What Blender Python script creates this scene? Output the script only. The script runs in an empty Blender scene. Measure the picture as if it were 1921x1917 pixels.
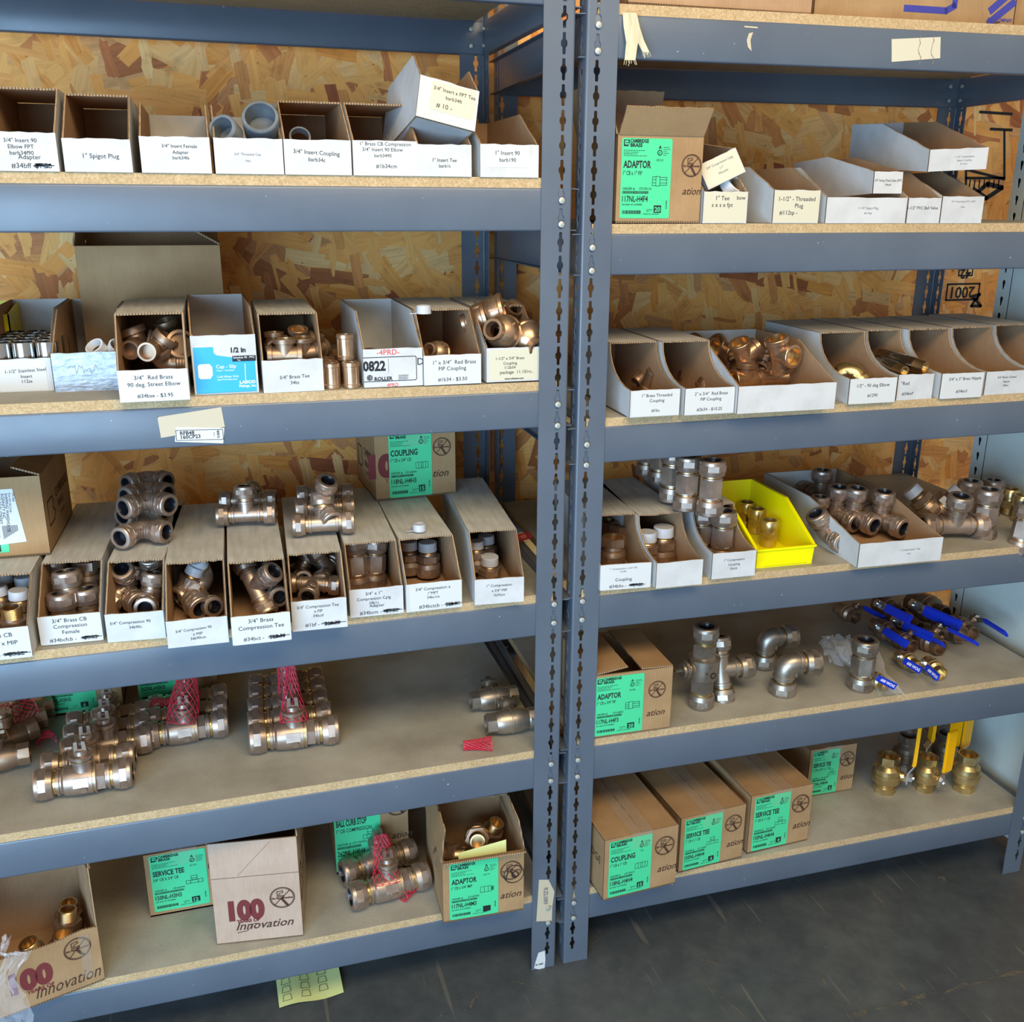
import bpy, bmesh, math, random
from mathutils import Vector, Matrix
from mathutils.geometry import tessellate_polygon
S = bpy.context.scene
COL = S.collection
V = Vector
PI = math.pi
# ------------------------------------------------------------------ camera
F_PX, PITCH, YAW, ROLL = 1830.2, 0.304441, 0.289443, 0.004849
CAM = V((-0.580598, -1.60708, 1.55799))
FW = V((math.sin(YAW)*math.cos(PITCH), math.cos(YAW)*math.cos(PITCH), -math.sin(PITCH)))
RT0 = V((math.cos(YAW), -math.sin(YAW), 0)); UP0 = RT0.cross(FW)
RT = RT0*math.cos(ROLL)+UP0*math.sin(ROLL); UP = UP0*math.cos(ROLL)-RT0*math.sin(ROLL)
cd = bpy.data.cameras.new('camera'); cam = bpy.data.objects.new('camera', cd); COL.objects.link(cam)
cd.sensor_fit = 'HORIZONTAL'; cd.sensor_width = 36; cd.lens = 36*F_PX/1921; cd.clip_start = .02; cd.clip_end = 60
cam.matrix_world = Matrix.Translation(CAM) @ Matrix((RT, UP, -FW)).transposed().to_4x4()
S.camera = cam
# ------------------------------------------------------------------ world, lights, exposure
W = bpy.data.worlds.new('world'); S.world = W; W.use_nodes = True
wb = W.node_tree.nodes['Background']; wb.inputs[1].default_value = .37
_n = W.node_tree; _tc = _n.nodes.new('ShaderNodeTexCoord'); _sx = _n.nodes.new('ShaderNodeSeparateXYZ'); _r = _n.nodes.new('ShaderNodeValToRGB')
_m = _n.nodes.new('ShaderNodeMath'); _m.operation = 'MULTIPLY_ADD'; _m.inputs[1].default_value = .5; _m.inputs[2].default_value = .5
_n.links.new(_tc.outputs['Generated'], _sx.inputs[0]); _n.links.new(_sx.outputs['Z'], _m.inputs[0]); _n.links.new(_m.outputs[0], _r.inputs[0])
_r.color_ramp.elements[0].position = .3; _r.color_ramp.elements[0].color = (.78, .84, .96, 1); _r.color_ramp.elements[1].position = .7; _r.color_ramp.elements[1].color = (1, .86, .68, 1)
_n.links.new(_r.outputs[0], wb.inputs[0])          # warm ceiling bounce above, cool daylight bounce below
def area(name, loc, target, sx, sy, power, col):
    l = bpy.data.lights.new(name, 'AREA'); l.shape = 'RECTANGLE'; l.size = sx; l.size_y = sy; l.energy = power; l.color = col
    o = bpy.data.objects.new(name, l); COL.objects.link(o); o.location = loc
    o.rotation_euler = (V(target)-V(loc)).to_track_quat('-Z', 'Y').to_euler(); return o
area('daylight_doorway', (-2.0, -2.75, 1.0), (-.4, 0, 1.0), 2.3, 1.9, 122, (.40, .68, 1))
area('shop_light', (-.2, -1.75, 2.8), (.1, .3, 1.1), 1.8, .8, 40, (1, .80, .52))
vs = S.view_settings; vs.view_transform = 'Standard'; vs.look = 'None'; vs.gamma = 1; vs.exposure = .55
try: vs.use_curve_mapping = False
except Exception: pass
# ------------------------------------------------------------------ pixel <-> place helpers (pixels of the 1921x1917 frame)
def ray(u, v): return FW+RT*((u-960.5)/F_PX)-UP*((v-958.5)/F_PX)
def P(u, v, z=None, y=None):
    d = ray(u, v)
    t = (z-CAM.z)/d.z if z is not None else (y-CAM.y)/d.y
    return CAM+d*t
def PR(p):
    d = V(p)-CAM; z = d.dot(FW)
    return 960.5+F_PX*d.dot(RT)/z, 958.5-F_PX*d.dot(UP)/z
def bis(f, a, b):
    fa = f(a)
    for _ in range(40):
        m = (a+b)/2; fm = f(m)
        if (fm > 0) == (fa > 0): a, fa = m, fm
        else: b = m
    return (a+b)/2
# ------------------------------------------------------------------ materials
MAT = {}
def mat(name, col=(.5,.5,.5), rough=.6, metal=0., spec=.5, build=None, **kw):
    m = bpy.data.materials.new(name); m.use_nodes = True; nt = m.node_tree
    b = nt.nodes['Principled BSDF']; b.inputs['Base Color'].default_value = (*col, 1)
    b.inputs['Roughness'].default_value = rough; b.inputs['Metallic'].default_value = metal
    b.inputs['Specular IOR Level'].default_value = spec
    for k, v in kw.items(): b.inputs[k.replace('_', ' ')].default_value = v
    if build: build(nt, b)
    MAT[name] = m; return m
def N(nt, t, **kw):
    n = nt.nodes.new(t)
    for k, v in kw.items():
        if k in n.inputs: n.inputs[k].default_value = v
        else: setattr(n, k, v)
    return n
def coords(nt, scale=(1,1,1), rot=(0,0,0), kind='Object'):
    t = nt.nodes.new('ShaderNodeTexCoord'); mp = nt.nodes.new('ShaderNodeMapping')
    mp.inputs['Scale'].default_value = scale; mp.inputs['Rotation'].default_value = rot
    nt.links.new(t.outputs[kind], mp.inputs[0]); return mp.outputs[0]
def ramp(nt, fac, stops):
    r = nt.nodes.new('ShaderNodeValToRGB'); e = r.color_ramp.elements
    while len(e) < len(stops): e.new(.5)
    for i, (p, c) in enumerate(stops): e[i].position = p; e[i].color = (*c, 1) if len(c) == 3 else c
    nt.links.new(fac, r.inputs[0]); return r.outputs[0]
def mix(nt, fac, a, b, mode='MIX'):
    m = nt.nodes.new('ShaderNodeMix'); m.data_type = 'RGBA'; m.blend_type = mode
    for i, x in ((0, fac), (6, a), (7, b)):
        if isinstance(x, (int, float)): m.inputs[i].default_value = x
        elif isinstance(x, tuple): m.inputs[i].default_value = (*x, 1)
        else: nt.links.new(x, m.inputs[i])
    return m.outputs[2]
def noise(nt, co, scale, detail=3, rough=.55):
    n = N(nt, 'ShaderNodeTexNoise', Scale=scale, Detail=detail, Roughness=rough); nt.links.new(co, n.inputs['Vector']); return n.outputs['Fac']
def bump(nt, b, h, s=.2, d=.002):
    n = N(nt, 'ShaderNodeBump', Strength=s, Distance=d); nt.links.new(h, n.inputs['Height']); nt.links.new(n.outputs[0], b.inputs['Normal'])
def mottled(c1, c2, scale, c3=None, lo=.35, hi=.65, bs=0., rr=None, scl=(1,1,1), kind='Object'):
    def f(nt, b):
        co = coords(nt, scl, kind=kind); n = noise(nt, co, scale, 5)
        st = [(lo, c1), (hi, c2)] + ([(min(hi+.12, 1), c3)] if c3 else [])
        nt.links.new(ramp(nt, n, st), b.inputs['Base Color'])
        if bs: bump(nt, b, n, bs)
        if rr:
            mr = N(nt, 'ShaderNodeMapRange'); mr.inputs['To Min'].default_value = rr[0]; mr.inputs['To Max'].default_value = rr[1]
            nt.links.new(n, mr.inputs[0]); nt.links.new(mr.outputs[0], b.inputs['Roughness'])
    return f
def f_paint(nt, b):
    co = coords(nt, (1, 1, 1), kind='Generated') if False else coords(nt)
    big = noise(nt, co, 5, 4); base = ramp(nt, big, [(.3, (.082,.100,.128)), (.7, (.102,.124,.154))])
    co2 = coords(nt, (1, 1, 1)); sc = noise(nt, co2, 160, 2)
    chips = ramp(nt, sc, [(.775, (0,0,0)), (.79, (1,1,1))])
    nt.links.new(mix(nt, chips, base, (.5,.52,.52)), b.inputs['Base Color'])
    n2 = noise(nt, co, 11, 4)
    mr = N(nt, 'ShaderNodeMapRange'); mr.inputs['To Min'].default_value = .24; mr.inputs['To Max'].default_value = .42
    nt.links.new(n2, mr.inputs[0]); nt.links.new(mr.outputs[0], b.inputs['Roughness'])
mat('rack_paint', build=f_paint, spec=.55)
def f_osb(nt, b):
    co0 = coords(nt)
    w = N(nt, 'ShaderNodeTexNoise', Scale=6, Detail=2); nt.links.new(co0, w.inputs['Vector'])
    add = N(nt, 'ShaderNodeVectorMath', operation='MULTIPLY_ADD'); nt.links.new(w.outputs['Color'], add.inputs[0])
    add.inputs[1].default_value = (.03, .03, .03); nt.links.new(co0, add.inputs[2])
    col = None; hgt = None
    pal = [(0., (1.,.43,.10)), (.22, (1.,.51,.15)), (.42, (.88,.34,.065)), (.6, (1.,.62,.25)), (.78, (.58,.19,.06)), (.86, (1.,.45,.12)), (1., (.38,.11,.04))]
    for k, (ang, sx, sz) in enumerate([(.2, 5, 14), (1.3, 7, 22), (-.5, 6, 20), (.75, 9, 30), (2.2, 8, 27), (-.15, 7, 28), (1.75, 12, 40)]):
        mp = nt.nodes.new('ShaderNodeMapping'); mp.inputs['Rotation'].default_value = (0, ang, 0); mp.inputs['Location'].default_value = (k*3.7, 0, k*1.3)
        nt.links.new(add.outputs[0], mp.inputs[0])
        ms = N(nt, 'ShaderNodeVectorMath', operation='MULTIPLY'); ms.inputs[1].default_value = (sx, 0, sz); nt.links.new(mp.outputs[0], ms.inputs[0])
        vo = nt.nodes.new('ShaderNodeTexVoronoi'); vo.distance = 'CHEBYCHEV'; vo.inputs['Scale'].default_value = 1; nt.links.new(ms.outputs[0], vo.inputs['Vector'])
        sp = nt.nodes.new('ShaderNodeSeparateColor'); nt.links.new(vo.outputs['Color'], sp.inputs[0])
        c = ramp(nt, sp.outputs[0], pal)
        # grain running along the strand
        mg = N(nt, 'ShaderNodeVectorMath', operation='MULTIPLY'); mg.inputs[1].default_value = (12, 1, 190); nt.links.new(mp.outputs[0], mg.inputs[0])
        g = N(nt, 'ShaderNodeTexNoise', Scale=1, Detail=2); nt.links.new(mg.outputs[0], g.inputs['Vector'])
        c = mix(nt, .55, c, ramp(nt, g.outputs[0], [(.3, (.78,.75,.7)), (.7, (1.25,1.25,1.2))]), 'MULTIPLY')
        ed = N(nt, 'ShaderNodeMath', operation='SUBTRACT'); ed.inputs[0].default_value = .56; nt.links.new(vo.outputs['Distance'], ed.inputs[1])
        if col is None: col = c; hgt = sp.outputs[1]
        else:
            th = N(nt, 'ShaderNodeMath', operation='GREATER_THAN'); th.inputs[1].default_value = .62; nt.links.new(sp.outputs[2], th.inputs[0])
            t2 = N(nt, 'ShaderNodeMath', operation='GREATER_THAN'); t2.inputs[1].default_value = .1; nt.links.new(ed.outputs[0], t2.inputs[0])
            mm = N(nt, 'ShaderNodeMath', operation='MULTIPLY'); nt.links.new(th.outputs[0], mm.inputs[0]); nt.links.new(t2.outputs[0], mm.inputs[1])
            col = mix(nt, mm.outputs[0], col, c)
            hm = nt.nodes.new('ShaderNodeMix'); nt.links.new(mm.outputs[0], hm.inputs[0]); nt.links.new(hgt, hm.inputs[2]); nt.links.new(sp.outputs[1], hm.inputs[3]); hgt = hm.outputs[0]
    sm = noise(nt, co0, 26, 4)
    col = mix(nt, .5, col, ramp(nt, sm, [(.3, (.72,.66,.6)), (.45, (1.1,1.1,1.1))]), 'MULTIPLY')
    fl = noise(nt, coords(nt, (1,1,2.2)), 70, 3)
    col = mix(nt, ramp(nt, fl, [(.69, (0,0,0)), (.74, (1,1,1))]), col, (.09,.045,.025))
    nt.links.new(col, b.inputs['Base Color']); bump(nt, b, hgt, .35, .004)
mat('osb', rough=.62, spec=.3, build=f_osb)
def f_chip(nt, b):
    co = coords(nt); n = noise(nt, co, 320, 3); n2 = noise(nt, co, 30, 3)
    c = ramp(nt, n, [(.3, (.38,.25,.12)), (.5, (.47,.325,.17)), (.7, (.56,.41,.235))])
    nt.links.new(mix(nt, .35, c, ramp(nt, n2, [(.3, (.75,.7,.62)), (.7, (1.1,1.1,1.1))]), 'MULTIPLY'), b.inputs['Base Color'])
mat('chipboard_edge', rough=.85, spec=.2, build=f_chip)
def f_board(nt, b):
    co = coords(nt); n = noise(nt, co, 7, 5); f = noise(nt, co, 240, 2)
    c = ramp(nt, n, [(.3, (.26,.24,.195)), (.5, (.34,.32,.265)), (.72, (.41,.39,.33))])
    c = mix(nt, .35, c, ramp(nt, f, [(.3, (.8,.8,.8)), (.7, (1.1,1.1,1.1))]), 'MULTIPLY')
    s = noise(nt, coords(nt, (1, 1.6, 1), (0, 0, .5)), 34, 6, .75)
    nt.links.new(mix(nt, ramp(nt, s, [(.69, (0,0,0)), (.74, (.6,.6,.6))]), c, (.15,.125,.1)), b.inputs['Base Color'])
mat('board_face', rough=.55, spec=.35, build=f_board)
def f_kraft(a, c, e):
    def f(nt, b):
        co = coords(nt); n = noise(nt, coords(nt, (1, 1, .12)), 260, 2); n2 = noise(nt, co, 14, 4)
        k = ramp(nt, n2, [(.3, a), (.7, c)]); k = mix(nt, .3, k, ramp(nt, n, [(.3, (.8,.8,.8)), (.7, (1.1,1.1,1.1))]), 'MULTIPLY')
        nt.links.new(k, b.inputs['Base Color']); bump(nt, b, n, .12, .001)
    return f
mat('kraft', rough=.8, spec=.2, build=f_kraft((.30,.175,.08), (.375,.23,.11), 0))
mat('kraft_inside', rough=.85, spec=.15, build=f_kraft((.34,.20,.105), (.42,.26,.145), 0))
mat('kraft_pink', rough=.8, spec=.2, build=f_kraft((.42,.29,.205), (.49,.35,.26), 0))
def f_white(nt, b):
    n = noise(nt, coords(nt), 16, 5); n2 = noise(nt, coords(nt, (1, 1, 1)), 60, 4, .7)
    c = ramp(nt, n, [(.3, (.46,.45,.425)), (.6, (.56,.55,.535))])
    nt.links.new(mix(nt, ramp(nt, n2, [(.68, (0,0,0)), (.8, (.5,.5,.5))]), c, (.42,.38,.32)), b.inputs['Base Color'])
mat('white_card', rough=.6, spec=.3, build=f_white)
def f_dusty(nt, b):
    co = coords(nt, (8, 1, 1)); n = noise(nt, co, 14, 5); n2 = noise(nt, coords(nt), 7, 5)
    c = ramp(nt, n, [(.3, (.42,.42,.40)), (.65, (.56,.56,.53))])
    nt.links.new(mix(nt, ramp(nt, n2, [(.5, (0,0,0)), (.75, (.55,.55,.55))]), c, (.33,.31,.27)), b.inputs['Base Color'])
mat('dusty_card', rough=.7, spec=.25, build=f_dusty)
def f_flute(nt, b):
    w = N(nt, 'ShaderNodeTexWave', Scale=70, Distortion=1.5); nt.links.new(coords(nt, (1, 1, 1)), w.inputs['Vector'])
    nt.links.new(ramp(nt, w.outputs['Fac'], [(.3, (.14,.085,.045)), (.6, (.36,.245,.145))]), b.inputs['Base Color'])
mat('cut_edge', rough=.9, spec=.1, build=f_flute)
mat('label_paper', (.58,.575,.55), .5, spec=.35)
mat('cream_paper', (.58,.53,.39), .5, spec=.35)
mat('cream_sticker', (.50,.42,.29), .45, spec=.35)
mat('ink', (.022,.022,.025), .6, spec=.2)
mat('grey_ink', (.16,.16,.17), .6, spec=.2)
mat('red_ink', (.62,.05,.05), .6, spec=.2)
mat('maroon_ink', (.16,.035,.035), .75, spec=.1)
mat('brown_ink', (.075,.035,.025), .75, spec=.1)
mat('blue_ink', (.05,.05,.26), .7, spec=.2)
mat('green_label', (.065,.56,.25), .32, spec=.5)
mat('blue_label', (.03,.36,.74), .35)
mat('white_ink', (.82,.82,.82), .5)
mat('cap_white', (.74,.70,.62), .5)
mat('bronze', (.44,.31,.225), .38, metal=.82, build=mottled((.34,.255,.20), (.48,.375,.305), 22, bs=.08, rr=(.30,.48)))
mat('bronze_dark', (.3,.2,.13), .42, metal=.8, build=mottled((.25,.155,.095), (.40,.27,.18), 20, bs=.08, rr=(.32,.5)))
mat('red_brass', (.5,.32,.2), .34, metal=.85, build=mottled((.42,.25,.14), (.60,.41,.26), 25, bs=.08, rr=(.26,.42)))
mat('grey_bronze', (.34,.29,.235), .38, metal=.85, build=mottled((.27,.225,.175), (.42,.36,.29), 22, bs=.08, rr=(.3,.46)))
mat('thread_brass', (.58,.40,.20), .33, metal=1)
mat('yellow_brass', (.62,.45,.19), .27, metal=.9, build=mottled((.50,.36,.15), (.70,.53,.25), 20, bs=.05, rr=(.2,.36)))
mat('rubber', (.008,.008,.012), .3, spec=.5)
mat('stainless', (.55,.54,.52), .16, metal=1)
mat('chrome', (.66,.67,.70), .25, metal=1)
mat('rivet_metal', (.44,.44,.39), .4, metal=.35)
mat('pvc_grey', (.19,.22,.25), .4, build=mottled((.095,.11,.12), (.16,.175,.185), 30))
mat('pvc_white', (.78,.78,.77), .35)
mat('cap_plastic', (.62,.63,.66), .35, Transmission_Weight=.25, IOR=1.45)
mat('yellow_plastic', (.87,.78,.0), .35, spec=.5)
mat('blue_vinyl', (.008,.035,.52), .35, spec=.5)
mat('yellow_vinyl', (.90,.43,.0), .35, spec=.5)
mat('red_net', (.62,.02,.05), .4, spec=.5)
mat('duct_tape', (.42,.44,.47), .33, metal=.45, build=mottled((.24,.255,.28), (.38,.395,.42), 60, bs=.5, scl=(1,1,3)))
mat('leaflet', (.66,.72,.30), .6)
mat('pale_steel', (.55,.58,.53), .42, spec=.5, build=mottled((.50,.535,.485), (.57,.60,.55), 5))
mat('painted_gap_shade', (.012,.012,.012), .8)  # near-black colour standing in for the shade inside the cabinet
mat('masking_tape', (.70,.60,.38), .7, build=mottled((.44,.37,.22), (.58,.51,.34), 90, scl=(1,1,.1)))
mat('packing_tape', (.26,.17,.11), .18, spec=.6)
mat('clear_film', (.9,.92,.95), .12, Transmission_Weight=.0, Alpha=.16, spec=.8)
mat('clear_tape', (.55,.47,.38), .12, Alpha=.12, spec=.8)
def f_floor(nt, b):
    co = coords(nt); n = noise(nt, co, 2.2, 6, .6); n2 = noise(nt, co, 14, 6, .7)
    c = ramp(nt, n, [(.3, (.042,.049,.054)), (.5, (.058,.067,.072)), (.72, (.080,.087,.086))])
    c = mix(nt, .5, c, ramp(nt, n2, [(.3, (.55,.56,.6)), (.5, (.95,.95,.95)), (.72, (1.5,1.48,1.4))]), 'MULTIPLY')
    for ang, sc, th in ((1.05, 9, .69), (.35, 14, .70), (1.9, 11, .70), (.7, 20, .71)):
        s = noise(nt, coords(nt, (1, .07, 1), (0, 0, ang)), sc*3, 2)
        c = mix(nt, ramp(nt, s, [(th, (0,0,0)), (th+.03, (.5,.5,.5))]), c, (.15,.14,.115))
    sp = noise(nt, co, 150, 2); c = mix(nt, ramp(nt, sp, [(.72, (0,0,0)), (.75, (.8,.8,.8))]), c, (.20,.195,.175))
    nt.links.new(c, b.inputs['Base Color']); bump(nt, b, n2, .12, .002)
    mr = N(nt, 'ShaderNodeMapRange'); mr.inputs['To Min'].default_value = .34; mr.inputs['To Max'].default_value = .66
    nt.links.new(n2, mr.inputs[0]); nt.links.new(mr.outputs[0], b.inputs['Roughness'])
mat('floor_paint', rough=.5, spec=.4, build=f_floor)
def f_dirt(nt, b):
    n = noise(nt, coords(nt), 38, 6, .75)
    nt.links.new(ramp(nt, n, [(.42, (0,0,0)), (.60, (.75,.75,.75))]), b.inputs['Alpha'])
mat('dirt', (.15,.13,.095), .95, build=f_dirt)
# ------------------------------------------------------------------ object helpers
def mesh(name, bm, mats, parent=None, smooth=None):
    me = bpy.data.meshes.new(name); bm.normal_update(); bm.to_mesh(me); bm.free()
    for m in (mats if isinstance(mats, (list, tuple)) else [mats]): me.materials.append(MAT[m])
    if smooth is not None:
        me.polygons.foreach_set('use_smooth', [True]*len(me.polygons)); me.set_sharp_from_angle(angle=smooth)
    o = bpy.data.objects.new(name, me); COL.objects.link(o)
    if parent: o.parent = parent
    return o
def tag(o, label, cat, group=None, kind=None):
    o['label'] = label; o['category'] = cat
    if group: o['group'] = group
    if kind: o['kind'] = kind
    return o
def empty(name, M=None):
    o = bpy.data.objects.new(name, None); COL.objects.link(o); o.empty_display_size = .02
    if M is not None: o.matrix_world = M
    return o
def copy_tree(o, parent=None):
    c = o.copy(); COL.objects.link(c); c.parent = parent
    for ch in KIDS.get(o.name, ()): copy_tree(ch, c)
    return c
KIDS = {}
def kids_of(root):
    KIDS[root.name] = [o for o in COL.objects if o.parent == root]
    for k in KIDS[root.name]: kids_of(k)
def box(bm, a, b, mi=0):
    x0,y0,z0 = a; x1,y1,z1 = b
    vs_ = [bm.verts.new(p) for p in ((x0,y0,z0),(x1,y0,z0),(x1,y1,z0),(x0,y1,z0),(x0,y0,z1),(x1,y0,z1),(x1,y1,z1),(x0,y1,z1))]
    for f in ((0,3,2,1),(4,5,6,7),(0,1,5,4),(1,2,6,5),(2,3,7,6),(3,0,4,7)):
        fc = bm.faces.new([vs_[i] for i in f]); fc.material_index = mi
    return vs_
def slab(bm, poly, o, u, v, t, mA=0, mB=1, mE=2):
    """polygon in the (u,v) plane with thickness t along u x v; mA on the near side, mB on the far side"""
    o, u, v = V(o), V(u), V(v); n = u.cross(v).normalized()*t
    a = [bm.verts.new(o+u*p[0]+v*p[1]) for p in poly]; b = [bm.verts.new(x.co+n) for x in a]
    tris = tessellate_polygon([[V((p[0], p[1], 0)) for p in poly]])
    area2 = sum(poly[i][0]*poly[(i+1) % len(poly)][1]-poly[(i+1) % len(poly)][0]*poly[i][1] for i in range(len(poly)))
    for tr in tris:
        q = [poly[i] for i in tr]; s = (q[1][0]-q[0][0])*(q[2][1]-q[0][1])-(q[2][0]-q[0][0])*(q[1][1]-q[0][1])
        if abs(s) < 1e-14: continue
        tr = tr if s > 0 else tr[::-1]
        f = bm.faces.new([b[i] for i in tr]); f.material_index = mB
        f = bm.faces.new([a[i] for i in tr[::-1]]); f.material_index = mA
    k = len(poly)
    for i in range(k):
        j = (i+1) % k
        q = [a[i], a[j], b[j], b[i]] if area2 > 0 else [a[j], a[i], b[i], b[j]]
        f = bm.faces.new(q); f.material_index = mE
def rag(p, q, n, amp, rnd):
    """points strictly between p and q with a torn edge"""
    out = []
    for i in range(1, n):
        t = i/n; out.append((p[0]+(q[0]-p[0])*t+rnd.uniform(-amp, amp)*.3, p[1]+(q[1]-p[1])*t+rnd.uniform(-amp, amp)))
    return out
NS = 24
def lathe(bm, prof, M=Matrix.Identity(4), mi=0, n=NS, mis=None):
    """prof: (s, r[, m]) along local z; m = number of flats (0 round)"""
    rings = []
    for p in prof:
        s, r = p[0], p[1]; m = p[2] if len(p) > 2 else 0
        if r <= 1e-6: rings.append([bm.verts.new(M @ V((0, 0, s)))]); continue
        rg = []
        for i in range(n):
            th = 2*PI*i/n; rr = r
            if m:
                w = 2*PI/m; rr = r*math.cos(w/2)/math.cos((th % w)-w/2)
            rg.append(bm.verts.new(M @ V((rr*math.cos(th), rr*math.sin(th), s))))
        rings.append(rg)
    for k in range(len(rings)-1):
        a, b = rings[k], rings[k+1]; m_ = mis[k] if mis else mi
        if len(a) == 1 and len(b) == 1: continue
        for i in range(n):
            j = (i+1) % n
            if len(a) == 1: f = bm.faces.new((a[0], b[j], b[i]))
            elif len(b) == 1: f = bm.faces.new((a[i], a[j], b[0]))
            else: f = bm.faces.new((a[i], a[j], b[j], b[i]))
            f.material_index = m_
def axisM(d, o=(0,0,0), x=None):
    z = V(d).normalized(); x = V(x) if x is not None else (V((1,0,0)) if abs(z.x) < .9 else V((0,1,0)))
    x = (x-z*x.dot(z)).normalized(); y = z.cross(x)
    return Matrix.Translation(V(o)) @ Matrix((x, y, z)).transposed().to_4x4()
def tube(bm, pts, r, n=8, mi=0, cap=True):
    pts = [V(p) for p in pts]; rs = r if isinstance(r, (list, tuple)) else [r]*len(pts); prev = None; rings = []
    for i, p in enumerate(pts):
        d = (pts[min(i+1, len(pts)-1)]-pts[max(i-1, 0)]).normalized()
        if prev is None: x = d.orthogonal().normalized()
        else: x = (prev-d*prev.dot(d)).normalized()
        prev = x; y = d.cross(x)
        rings.append([bm.verts.new(p+(x*math.cos(2*PI*k/n)+y*math.sin(2*PI*k/n))*rs[i]) for k in range(n)])
    for a, b in zip(rings, rings[1:]):
        for k in range(n):
            f = bm.faces.new((a[k], a[(k+1) % n], b[(k+1) % n], b[k])); f.material_index = mi
    if cap:
        bm.faces.new(rings[0][::-1]).material_index = mi; bm.faces.new(rings[-1]).material_index = mi
# ------------------------------------------------------------------ lettering
_tc = {}
def glyphs(s, bold):
    k = (s, bold)
    if k not in _tc:
        c = bpy.data.curves.new('t', 'FONT'); c.body = s; c.size = 1; c.resolution_u = 5 if bold > .06 else 2; c.offset = bold; c.fill_mode = 'FRONT'
        o = bpy.data.objects.new('t', c); me = bpy.data.meshes.new_from_object(o)
        vs_ = [(v.co.x, v.co.y) for v in me.vertices]; fs = [tuple(p.vertices) for p in me.polygons]
        x0 = min([v[0] for v in vs_] or [0]); x1 = max([v[0] for v in vs_] or [0])
        _tc[k] = (vs_, fs, x0, x1); bpy.data.objects.remove(o); bpy.data.curves.remove(c); bpy.data.meshes.remove(me)
    return _tc[k]
def text(bm, s, x, z, size, align='c', xs=1., bold=0., shear=0., mi=0, rot=0., y=-.0004, maxw=None):
    """write s in the local xz plane facing -y; (x,z) is the baseline anchor"""
    vs_, fs, x0, x1 = glyphs(s, bold)
    if maxw and (x1-x0)*size*xs > maxw: xs = maxw/((x1-x0)*size)
    off = {'c': -(x0+x1)/2, 'l': -x0, 'r': -x1}[align]; c, sn = math.cos(rot), math.sin(rot); nv = []
    for a, b in vs_:
        px = ((a+off)+shear*b)*size*xs; pz = b*size
        nv.append(bm.verts.new((x+px*c-pz*sn, y, z+px*sn+pz*c)))
    for f in fs:
        try: bm.faces.new([nv[i] for i in f]).material_index = mi
        except ValueError: pass
def rect(bm, x0, z0, x1, z1, mi=0, y=-.0004):
    f = bm.faces.new([bm.verts.new((x0,y,z0)), bm.verts.new((x1,y,z0)), bm.verts.new((x1,y,z1)), bm.verts.new((x0,y,z1))]); f.material_index = mi
def stroke(bm, pts, w, mi=0, y=-.0005):
    for (x0,z0),(x1,z1) in zip(pts, pts[1:]):
        d = V((x1-x0, z1-z0)); L = d.length
        if L < 1e-7: continue
        n = V((-d.y, d.x))/L*w/2; e = d/L*w*.3
        f = bm.faces.new([bm.verts.new((x0-e.x-n.x, y, z0-e.y-n.y)), bm.verts.new((x1+e.x-n.x, y, z1+e.y-n.y)), bm.verts.new((x1+e.x+n.x, y, z1+e.y+n.y)), bm.verts.new((x0-e.x+n.x, y, z0-e.y+n.y))]); f.material_index = mi
def circle(bm, x, z, r, w, mi=0, n=28, y=-.0004):
    stroke(bm, [(x+r*math.cos(2*PI*i/n), z+r*math.sin(2*PI*i/n)) for i in range(n+1)], w, mi, y)
def sheet(name, w, h, mt, parent, corners=None, t=.0003, y=-.0001, curl=0, x=0, z=0):
    bm = bmesh.new(); poly = corners or [(0,0),(w,0),(w,h),(0,h)]
    slab(bm, [(x+a, z+b) for a, b in poly], (0, y, 0), (1,0,0), (0,0,1), t, 0, 0, 0)
    return mesh(name, bm, mt, parent)
# ------------------------------------------------------------------ setting
bm = bmesh.new(); box(bm, (-3.2, -3.6, -.05), (3.2, .70, 0))
o = mesh('floor', bm, 'floor_paint'); o['kind'] = 'structure'; floor = o
bm = bmesh.new()
def dust(u0, v0, u1, v1, w):
    a, b = P(u0, v0, z=0), P(u1, v1, z=0); d = (b-a); n = V((-d.y, d.x, 0)).normalized()*w/2; rnd = random.Random(u0)
    k = 14; L = []; R = []
    for i in range(k+1):
        p = a+d*(i/k)+V((rnd.uniform(-1,1), rnd.uniform(-1,1), 0))*w*.35; s = .35+rnd.random()
        L.append(bm.verts.new(p+n*s+V((0,0,.0008)))); R.append(bm.verts.new(p-n*s+V((0,0,.0008))))
    for i in range(k): bm.faces.new((R[i], R[i+1], L[i+1], L[i]))
dust(1600, 1905, 1921, 1822, .010); dust(1660, 1815, 1760, 1917, .005); dust(1515, 1800, 1600, 1917, .004); dust(1290, 1820, 1410, 1917, .004)
dust(1635, 1668, 1662, 1705, .009); dust(1755, 1640, 1775, 1652, .012); dust(1315, 1800, 1355, 1812, .006); dust(880, 1890, 900, 1860, .007); dust(960, 1840, 1010, 1852, .003)
o = mesh('dirt_streaks', bm, 'dirt', floor)
WY = .655
bm = bmesh.new(); box(bm, (-3.2, WY, 0), (3.2, WY+.06, 3.0)); wall = mesh('wall_back', bm, 'osb'); wall['kind'] = 'structure'
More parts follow.
